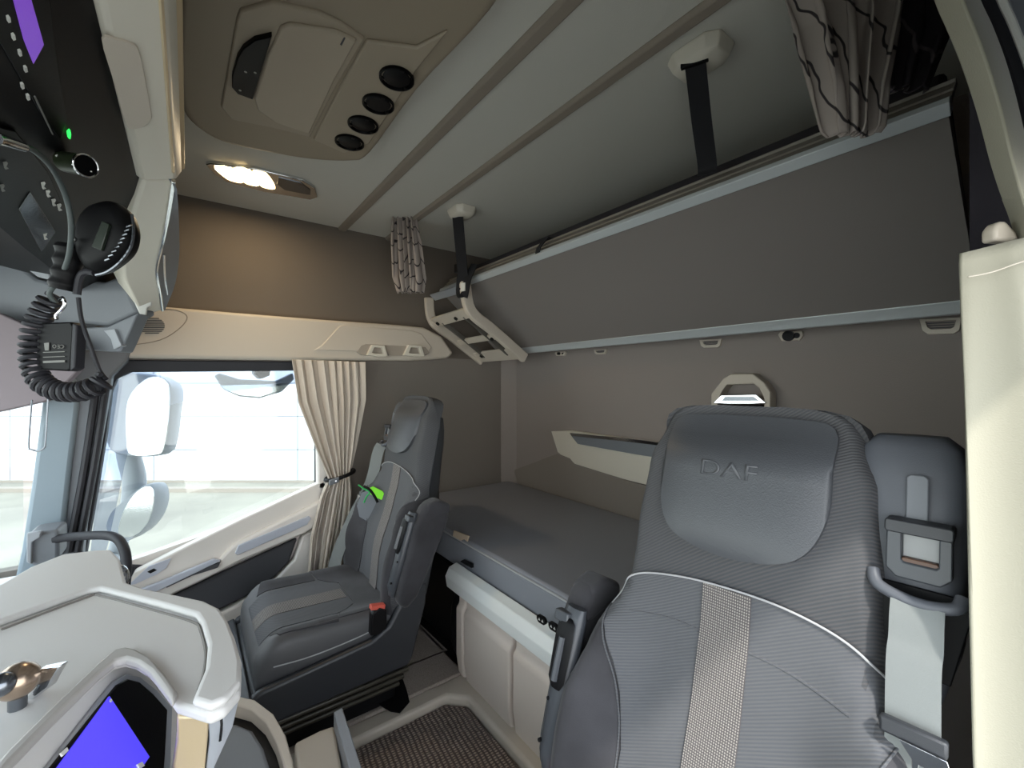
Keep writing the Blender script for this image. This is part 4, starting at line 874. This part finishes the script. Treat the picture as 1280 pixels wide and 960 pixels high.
# ------------------------------------------------------------------ overhead shelf with radios
os_ = thing('overhead_shelf', 'black overhead shelf with radio slots and beige edge above the windscreen', 'overhead shelf', (-1.1, -.3, 1.6))
bm = NB(); prism(bm, [(-2.12, y, z) for y, z in ((-.05, 2.02), (-.06, 1.74), (-.10, 1.692), (-.30, 1.562), (-.335, 1.60), (-.60, 1.66), (-.60, 2.02))], (2.10, 0, 0)); obj('fascia', bm, M['black'], os_, bevel=.004)
bm = NB(); prism(bm, [(-1.245, y, z) for y, z in ((-.012, 1.80), (-.012, 1.735), (-.022, 1.715), (-.080, 1.697), (-.092, 1.705), (-.09, 1.80))], (1.22, 0, 0)); lp = obj('beige_edge', bm, M['lbeige'], os_, bevel=.005)
bm = NB(); prism(bm, [(-1.245, y, z) for y, z in ((-.006, 1.80), (-.006, 1.745), (-.016, 1.735), (-.016, 1.80))], (1.22, 0, 0)); obj('warm_strip', bm, M['gold'], lp)
bm = NB(); tube(bm, [(-1.20, -.026, 1.7135), (-.04, -.026, 1.7135)], .003, 6); obj('ridge', bm, M['gold'], lp)
PB = ((0, -.05, 1.7065), (0, -.30, -.95))
PB = ((0, -.0805, 1.6965), Vector((0, -.296, -.955)) * -1)
nb = Vector((0, .296, -.955)).normalized()
PB = ((0, -.0805, 1.6955), nb)
bm = NB(); prism(bm, poly([(127, 48), (145, 48), (165, 54), (173, 62), (180, 90), (189, 140), (188, 148), (180, 157), (160, 159), (150, 130), (140, 95)], 3, PL=PB), nb * -.004); bmesh.ops.translate(bm, verts=bm.verts, vec=nb * .002); obj('inset_cover', bm, M['beige'], lp, bevel=.001)
# second shelf door at the passenger side, swung lower
L_ = [(180, 225, -1.25), (168, 262, -1.38), (160, 305, -1.55), (155, 345, -1.75), (170, 378, -1.9), (178, 396, -2.0)]
M_ = [(217, 226, -1.25), (211, 265, -1.38), (203, 305, -1.55), (196, 338, -1.75), (200, 366, -1.9), (203, 388, -2.0)]
R2 = [(221, 236, -1.25), (223, 262, -1.38), (224, 290, -1.55), (224, 320, -1.75), (219, 355, -1.9), (206, 388, -2.0)]

def strip(A, B, back=Vector((0, -.06, .10))):
    bm = NB(); a = catmull([P(u, v, X=x) for u, v, x in A], 4); b = catmull([P(u, v, X=x) for u, v, x in B], 4)
    loft(bm, [[p, q, q + back, p + back] for p, q in zip(a, b)]); return bm
K_ = [(a[0] * .45 + b[0] * .55, a[1] * .45 + b[1] * .55 , a[2]) for a, b in zip(L_, M_)]
sd_ = obj('locker_door', strip(L_, M_), M['lbeige'], os_, bevel=.006)
obj('dark_panel', strip(M_, R2, Vector((0, -.05, .06))), M['slate'], sd_)
bm = NB(); tube(bm, [P(u, v, X=x + .004) for u, v, x in M_], .0045, 8, 5); obj('chrome_edge', bm, M['chrome'], sd_)
bm = NB(); tube(bm, [P(205, 318, X=-1.62), P(206, 345, X=-1.78), P(209, 368, X=-1.9)], .003, 6, 5); obj('inner_chrome_line', bm, M['chrome'], sd_)
bm = NB(); prism(bm, poly([(166, 374), (190, 371), (189, 382), (184, 384), (182, 397), (177, 398)], X=-1.93), (-.03, 0, 0)); obj('end_cap', bm, M['white'], sd_, bevel=.003)
# instruments on the fascia
nf = Vector((0, .13, -.20)).normalized(); PF = ((0, -.10, 1.692), nf)
fx = Vector((1, 0, 0)); fy = nf.cross(fx).normalized()
def fp(name, uv, m, par=os_, off=.003, th=.006, bev=.0008, sm=0):
    PLo = (Vector(PF[0]) + nf * off, nf); bm = NB(); prism(bm, poly(uv, sm, PL=PLo), nf * -th); return obj(name, bm, m, par, bevel=bev)
ra = thing('tachograph', 'gloss black radio panel with purple display and row of white buttons', 'radio', P(40, 80, PL=PF))
fp('face', [(-30, 0), (15, -30), (60, -30), (70, 60), (84, 150), (76, 175), (50, 140), (10, 70)], M['gloss'], ra, .004)
fp('display', [(14, -12), (36, -12), (55, 56), (42, 80), (30, 50)], M['purple'], ra, .0055, .003, 0)
for u, v in ((12, 26), (18, 48), (26, 68), (33, 88), (29, 109), (36, 123)): fp('button', [(u - 2, v - 3), (u + 1, v - 4), (u + 2, v + 2), (u - 1, v + 3)], M['white'], ra, .007, .003, 0)
fp('silver_line', [(43, 122), (45, 121), (67, 168), (66, 169)], M['grey'], ra, .006, .003, 0)
fp('status_light', [(85, 166), (88, 163), (89, 168), (88, 174), (86, 173)], M['led'], ra, .007, .003, 0)
c = P(107, 207, PL=(Vector(PF[0]) + nf * .04, nf)); kb_ = thing('rotary_knob', 'black rotary knob with chrome ring on the overhead panel', 'knob', c)
ax = Vector((.75, .60, -.25)).normalized()
bm = NB(); tube(bm, [c - ax * .05, c], .017, 20); obj('barrel', bm, mat('knob_barrel', srgb(50, 58, 42), .3), kb_)
bm = NB(); torus(bm, c, ax, .0175, .0018, 28, 8); obj('chrome_ring', bm, M['chrome'], kb_)
bm = NB(); disc(bm, c, ax, .016, .001, 24); kf = obj('face', bm, M['gloss'], kb_)
bm = NB(); disc(bm, c + Vector((.0, .006, -.008)) + ax * .001, ax, .0012, .001, 8); obj('white_dot', bm, M['white'], kf)
rb = thing('radio_unit', 'black two way radio unit with small white symbols at left edge', 'radio', P(40, 250, PL=PF))
fp('face', [(-40, 150), (20, 165), (60, 215), (92, 285), (100, 320), (62, 335), (30, 310), (-40, 250)], M['gloss'], rb, .006)
for u, v in ((55, 233), (61, 243), (68, 254), (75, 260), (57, 296), (73, 199), (4, 236), (8, 208)):
    fp('symbol', [(u - 2.5, v - 3), (u + 2, v - 4), (u + 1, v - 1), (u - .5, v), (u + 3, v + 3), (u - 1, v + 4)], M['white'] if u > 50 else M['grey'], rb, .010, .003, 0)
fp('display', [(24, 262), (38, 240), (70, 290), (52, 316)], mat('dark_display', srgb(14, 18, 18), .1), rb, .009, .003)
# slate end mouldings under the shelf

bm = NB(); prism(bm, poly([(-60, 260), (0, 312), (45, 348), (62, 352), (95, 347), (130, 352), (155, 342), (164, 372), (172, 390), (135, 408), (98, 404), (60, 415), (0, 396), (-60, 380)], D=1.46), FW * .08); sm_ = obj('end_moulding', bm, M['slate'], os_, bevel=.012, segs=3)
bm = NB(); prism(bm, poly([(-60, 228), (0, 284), (60, 330), (62, 350), (46, 346), (0, 312), (-60, 262)], D=1.40), FW * .05); obj('light_edge', bm, M['lslate'], sm_, bevel=.004)
bm = NB(); prism(bm, poly([(88, 410), (134, 408), (172, 391), (156, 428), (150, 440), (98, 437), (84, 430)], D=1.44), FW * .05); obj('end_block', bm, M['slate'], sm_, bevel=.005)
bm = NB(); prism(bm, poly([(129, 413), (143, 411), (152, 432), (142, 437), (138, 424)], D=1.43), FW * .02); obj('end_cap', bm, M['lslate'], sm_, bevel=.002)
# sun visor with wire grip
sv = thing('sun_visor', 'taupe sun visor hanging at the left edge with a thin wire grip', 'sun visor', P(20, 500, D=1.30))
bm = NB(); prism(bm, poly([(-80, 372), (0, 392), (40, 410), (90, 425), (100, 460), (60, 500), (50, 503), (0, 514), (-80, 530)], D=1.36), FW * .02); obj('panel', bm, mat('visor_vinyl', srgb(116, 106, 110), .8), sv, bevel=.004)
bm = NB(); tube(bm, poly([(40, 500), (36, 555), (40, 562), (48, 564), (55, 560), (57, 552), (60, 498)], D=1.345), .0022, 8, 5); obj('wire_grip', bm, M['dchrome'], sv)

# ------------------------------------------------------------------ hand microphone, coiled cord, cable module
mc = thing('hand_microphone', 'black hand microphone hanging below the overhead radio', 'microphone', P(125, 300, D=.80))
bm = NB(); p = poly([(118, 256), (140, 251), (156, 262), (164, 280), (165, 298), (158, 316), (140, 332), (122, 341), (108, 336), (100, 318), (98, 296), (104, 272)], 4, D=.80); c = sum(p, Vector()) / len(p)
loft(bm, [[c + (q - c) * s + FW * t for q in p] for s, t in ((.70, -.018), (.86, -.014), (.97, -.004), (1, .008), (.96, .02), (.8, .026))]); obj('body', bm, M['black'], mc, ang=60)
bm = NB(); prism(bm, poly([(127, 276), (136, 280), (126, 313), (114, 308)], D=.776), FW * .006); obj('talk_key', bm, mat('talk_key', srgb(36, 44, 36), .3), mc, bevel=.001)
for k in range(9):
    u, v = 163 - k * 1.9 - (k * k) * .18, 283 + k * 5.2; bm = NB(); ribbon(bm, [P(u - 5, v + 1, D=.786), P(u, v - 1, D=.782), P(u + 2, v - 2, D=.79)], (0, 0, 1), .0022, .002); obj('grip_rib', bm, M['dchrome'], mc)
bm = NB(); tube(bm, poly([(165, 268), (167, 290), (163, 310), (150, 328), (134, 340), (120, 344)], D=.797), .0026, 6, 4); obj('edge_trim', bm, M['dchrome'], mc)
bm = NB(); tube(bm, poly([(118, 341), (108, 340), (100, 346), (96, 368)], D=.80), .006, 8, 4); obj('strain_relief', bm, M['rubber'], mc)
cdk = thing('coiled_cord', 'black coiled microphone cord looping below the overhead shelf', 'cord', P(80, 400, D=.8))
path = catmull([P(u, v, D=d) for u, v, d in ((66, 372, .80), (52, 392, .80), (42, 418, .80), (41, 450, .80), (50, 475, .80), (70, 488, .80), (95, 490, .80), (118, 484, .80), (133, 474, .81))], 30)
pp, T_, N2 = frames(path); hel = []; acc = 0
pitch = .0125
for i in range(len(pp)):
    if i: acc += (pp[i] - pp[i - 1]).length
fine = []; L = [0]
for i in range(1, len(pp)): L.append(L[-1] + (pp[i] - pp[i - 1]).length)
tot = L[-1]; nst = int(tot / pitch * 12); j = 0
for k in range(nst + 1):
    s = tot * k / nst
    while j < len(L) - 2 and L[j + 1] < s: j += 1
    f = (s - L[j]) / max(L[j + 1] - L[j], 1e-9); q = pp[j].lerp(pp[j + 1], min(f, 1)); t = T_[j]; n_ = N2[j]; b_ = t.cross(n_)
    a = 2 * math.pi * s / pitch; hel.append(q + (n_ * math.cos(a) + b_ * math.sin(a)) * .0155)
bm = NB(); tube(bm, hel, .0042, 6); obj('coil', bm, M['rubber'], cdk)
bm = NB(); tube(bm, [P(133, 474, D=.81), P(124, 462, D=.81), P(112, 430, D=.80), P(102, 400, D=.80), P(98, 372, D=.80)], .0035, 8, 6); obj('straight_end', bm, M['rubber'], cdk)
cb2 = thing('antenna_cable', 'grey cable curving from a bright metal plug down to a ribbed sleeve', 'cable', P(70, 260, D=.78))
bm = NB(); tube(bm, [P(u, v, D=d) for u, v, d in ((28, 182, .60), (45, 190, .64), (66, 212, .70), (82, 245, .74), (89, 280, .76), (86, 320, .78), (74, 350, .79), (62, 366, .79), (70, 380, .80))], .0042, 10, 6); obj('cable', bm, mat('grey_cable', srgb(72, 80, 80), .5), cb2)
bm = NB(); tube(bm, [P(-8, 172, D=.55), P(6, 176, D=.57), P(30, 184, D=.60)], lambda t: .009 - .003 * t, 12, 3); obj('metal_plug', bm, M['chrome'], cb2)
bm = NB(); tube(bm, [P(88, 306, D=.80), P(84, 335, D=.80), P(78, 362, D=.80)], lambda t: .020 - .003 * math.cos(26 * t) * .6, 14, 8); obj('ribbed_sleeve', bm, M['black'], cb2)
bm = NB(); tube(bm, [P(74, 376, D=.80), P(78, 372, D=.79), P(81, 380, D=.79), P(76, 388, D=.79), P(70, 394, D=.79), P(71, 399, D=.79)], .0028, 8, 5); obj('snap_hook', bm, M['chrome'], cb2)
bm = NB(); c = P(92, 299, D=.775); bmesh.ops.create_uvsphere(bm, u_segments=10, v_segments=8, radius=.005); bmesh.ops.translate(bm, verts=bm.verts, vec=c); obj('bright_screw', bm, M['chrome'], cb2)
md = thing('cable_module', 'small black module with grey type label hanging inside the coiled cord', 'module', P(70, 430, D=.80))
bm = NB(); prism(bm, poly([(47, 404), (88, 402), (92, 408), (88, 462), (84, 464), (50, 462), (44, 455)], D=.795), FW * .022); obj('case', bm, M['black'], md, bevel=.003)
bm = NB(); prism(bm, poly([(90, 404), (96, 406), (93, 460), (87, 464)], D=.792), FW * .02); obj('case_edge', bm, M['rubber'], md, bevel=.002)
for s, v, sz in (('CE', 433, .010), ('-----', 440, .010), ('------', 446, .009), ('lllllll', 452, .008)):
    if s == 'CE':
        text('type_mark', s, M['grey'], P(76, v, D=.793), -R_, (0, 0, -1), sz, md)
        bm = NB(); torus(bm, P(68, v, D=.793), FW, .003, .0006, 14, 5); obj('ring_mark', bm, M['grey'], md)
        bm = NB(); prism(bm, poly([(55, v - 4), (61, v - 5), (61, v + 5), (56, v + 5)], D=.793), FW * .001); obj('bin_mark', bm, M['grey'], md)
    else:
        bm = NB(); ribbon(bm, [P(54, v + .5, D=.793), P(81, v - .5, D=.793)], (0, 0, 1), .0013 if v < 450 else .004, .001); obj('print_line', bm, M['grey'], md)

# ------------------------------------------------------------------ driver's door side: curtain and frame
dc = thing('window_curtain', 'pale cream curtain hanging at the right edge beside the driver seat', 'curtain', (-.05, .70, .5))
D_ = .44
def crow(uL, v, w_, amp, t): 
    a = P(uL, v, D=D_); return (a + R_ * w_ / 2, w_, amp, t)
rows = [crow(1203, 316, .20, .002, 0), crow(1204, 330, .20, .004, 0), crow(1209, 380, .20, .008, .1), crow(1216, 480, .20, .011, .3), crow(1222, 600, .20, .013, .5), crow(1230, 750, .20, .014, .8), crow(1238, 960, .20, .014, 1), crow(1246, 1200, .20, .012, 1)]
bm = NB(); curtain(bm, rows, R_, FW, 2.2, 1.2, 90)
for v in bm.verts:
    if v.co.z > 1.36: v.co.z += (v.co - P(1203, 316, D=D_)).dot(R_) * .24
obj('fabric', bm, M['curtr'], dc, solid=.003, recalc=False)
bm = NB(); tube(bm, [P(1210, 346, D=D_ - .016), P(1240, 340, D=D_ - .018), P(1275, 328, D=D_ - .018), P(1320, 316, D=D_ - .016)], .0007, 5, 5); obj('hem_seam', bm, M['beige'], dc)
dfm = thing('door_frame_trim', 'curved cream door frame trim at the upper right corner', 'door frame', P(1240, 120, D=.42))
La = [(1150, -60), (1167, 0), (1184, 40), (1202, 85), (1220, 140), (1236, 200), (1248, 238), (1262, 275), (1272, 310)]
Lb = [(1205, -60), (1226, 0), (1240, 30), (1256, 72), (1270, 120), (1284, 180), (1296, 230), (1306, 275), (1312, 310)]
Lm = [(1185, -60), (1204, 0), (1220, 40), (1236, 85), (1252, 140), (1266, 200), (1276, 238), (1286, 275), (1292, 310)]
a = catmull(poly(La, D=.47), 4); m2 = catmull(poly(Lm, D=.44), 4); b = catmull(poly(Lb, D=.455), 4)
bm = NB(); loft(bm, [[p, q, r, r + FW * .03 + R_ * .03, p + FW * .012 + R_ * .02] for p, q, r in zip(a, m2, b)]); obj('curved_trim', bm, M['curtr'], dfm, bevel=.003, ang=60)
Lc = [(1205, -60), (1228, 0), (1244, 30), (1260, 72), (1276, 120), (1292, 180)]
Ld = [(1225, -60), (1248, 0), (1262, 30), (1278, 72), (1294, 120), (1310, 180)]
bm = NB(); loft(bm, [[p, q, q + FW * .02, p + FW * .02] for p, q in zip(catmull(poly(Lc, D=.475), 4), catmull(poly(Ld, D=.475), 4))]); obj('rubber_seal', bm, M['rubber'], dfm)
bm = NB(); tube(bm, poly([(1228, -60), (1252, 0), (1266, 30), (1282, 72), (1298, 120)], D=.47), .0035, 8, 4); obj('outer_bead', bm, M['white'], dfm)
bm = NB(); prism(bm, poly([(1240, -60), (1262, 0), (1290, 70), (1360, 200), (1360, -60)], D=.50), FW * .02); obj('outer_frame', bm, M['slate'], dfm)
bm = NB(); prism(bm, poly([(1244, 285), (1250, 276), (1258, 275), (1272, 290), (1276, 302), (1244, 300)], D=.46), FW * .015); tag(obj('curtain_stop', bm, M['beige'], bevel=.004), 'small beige stop peeking above the cream curtain', 'curtain stop')
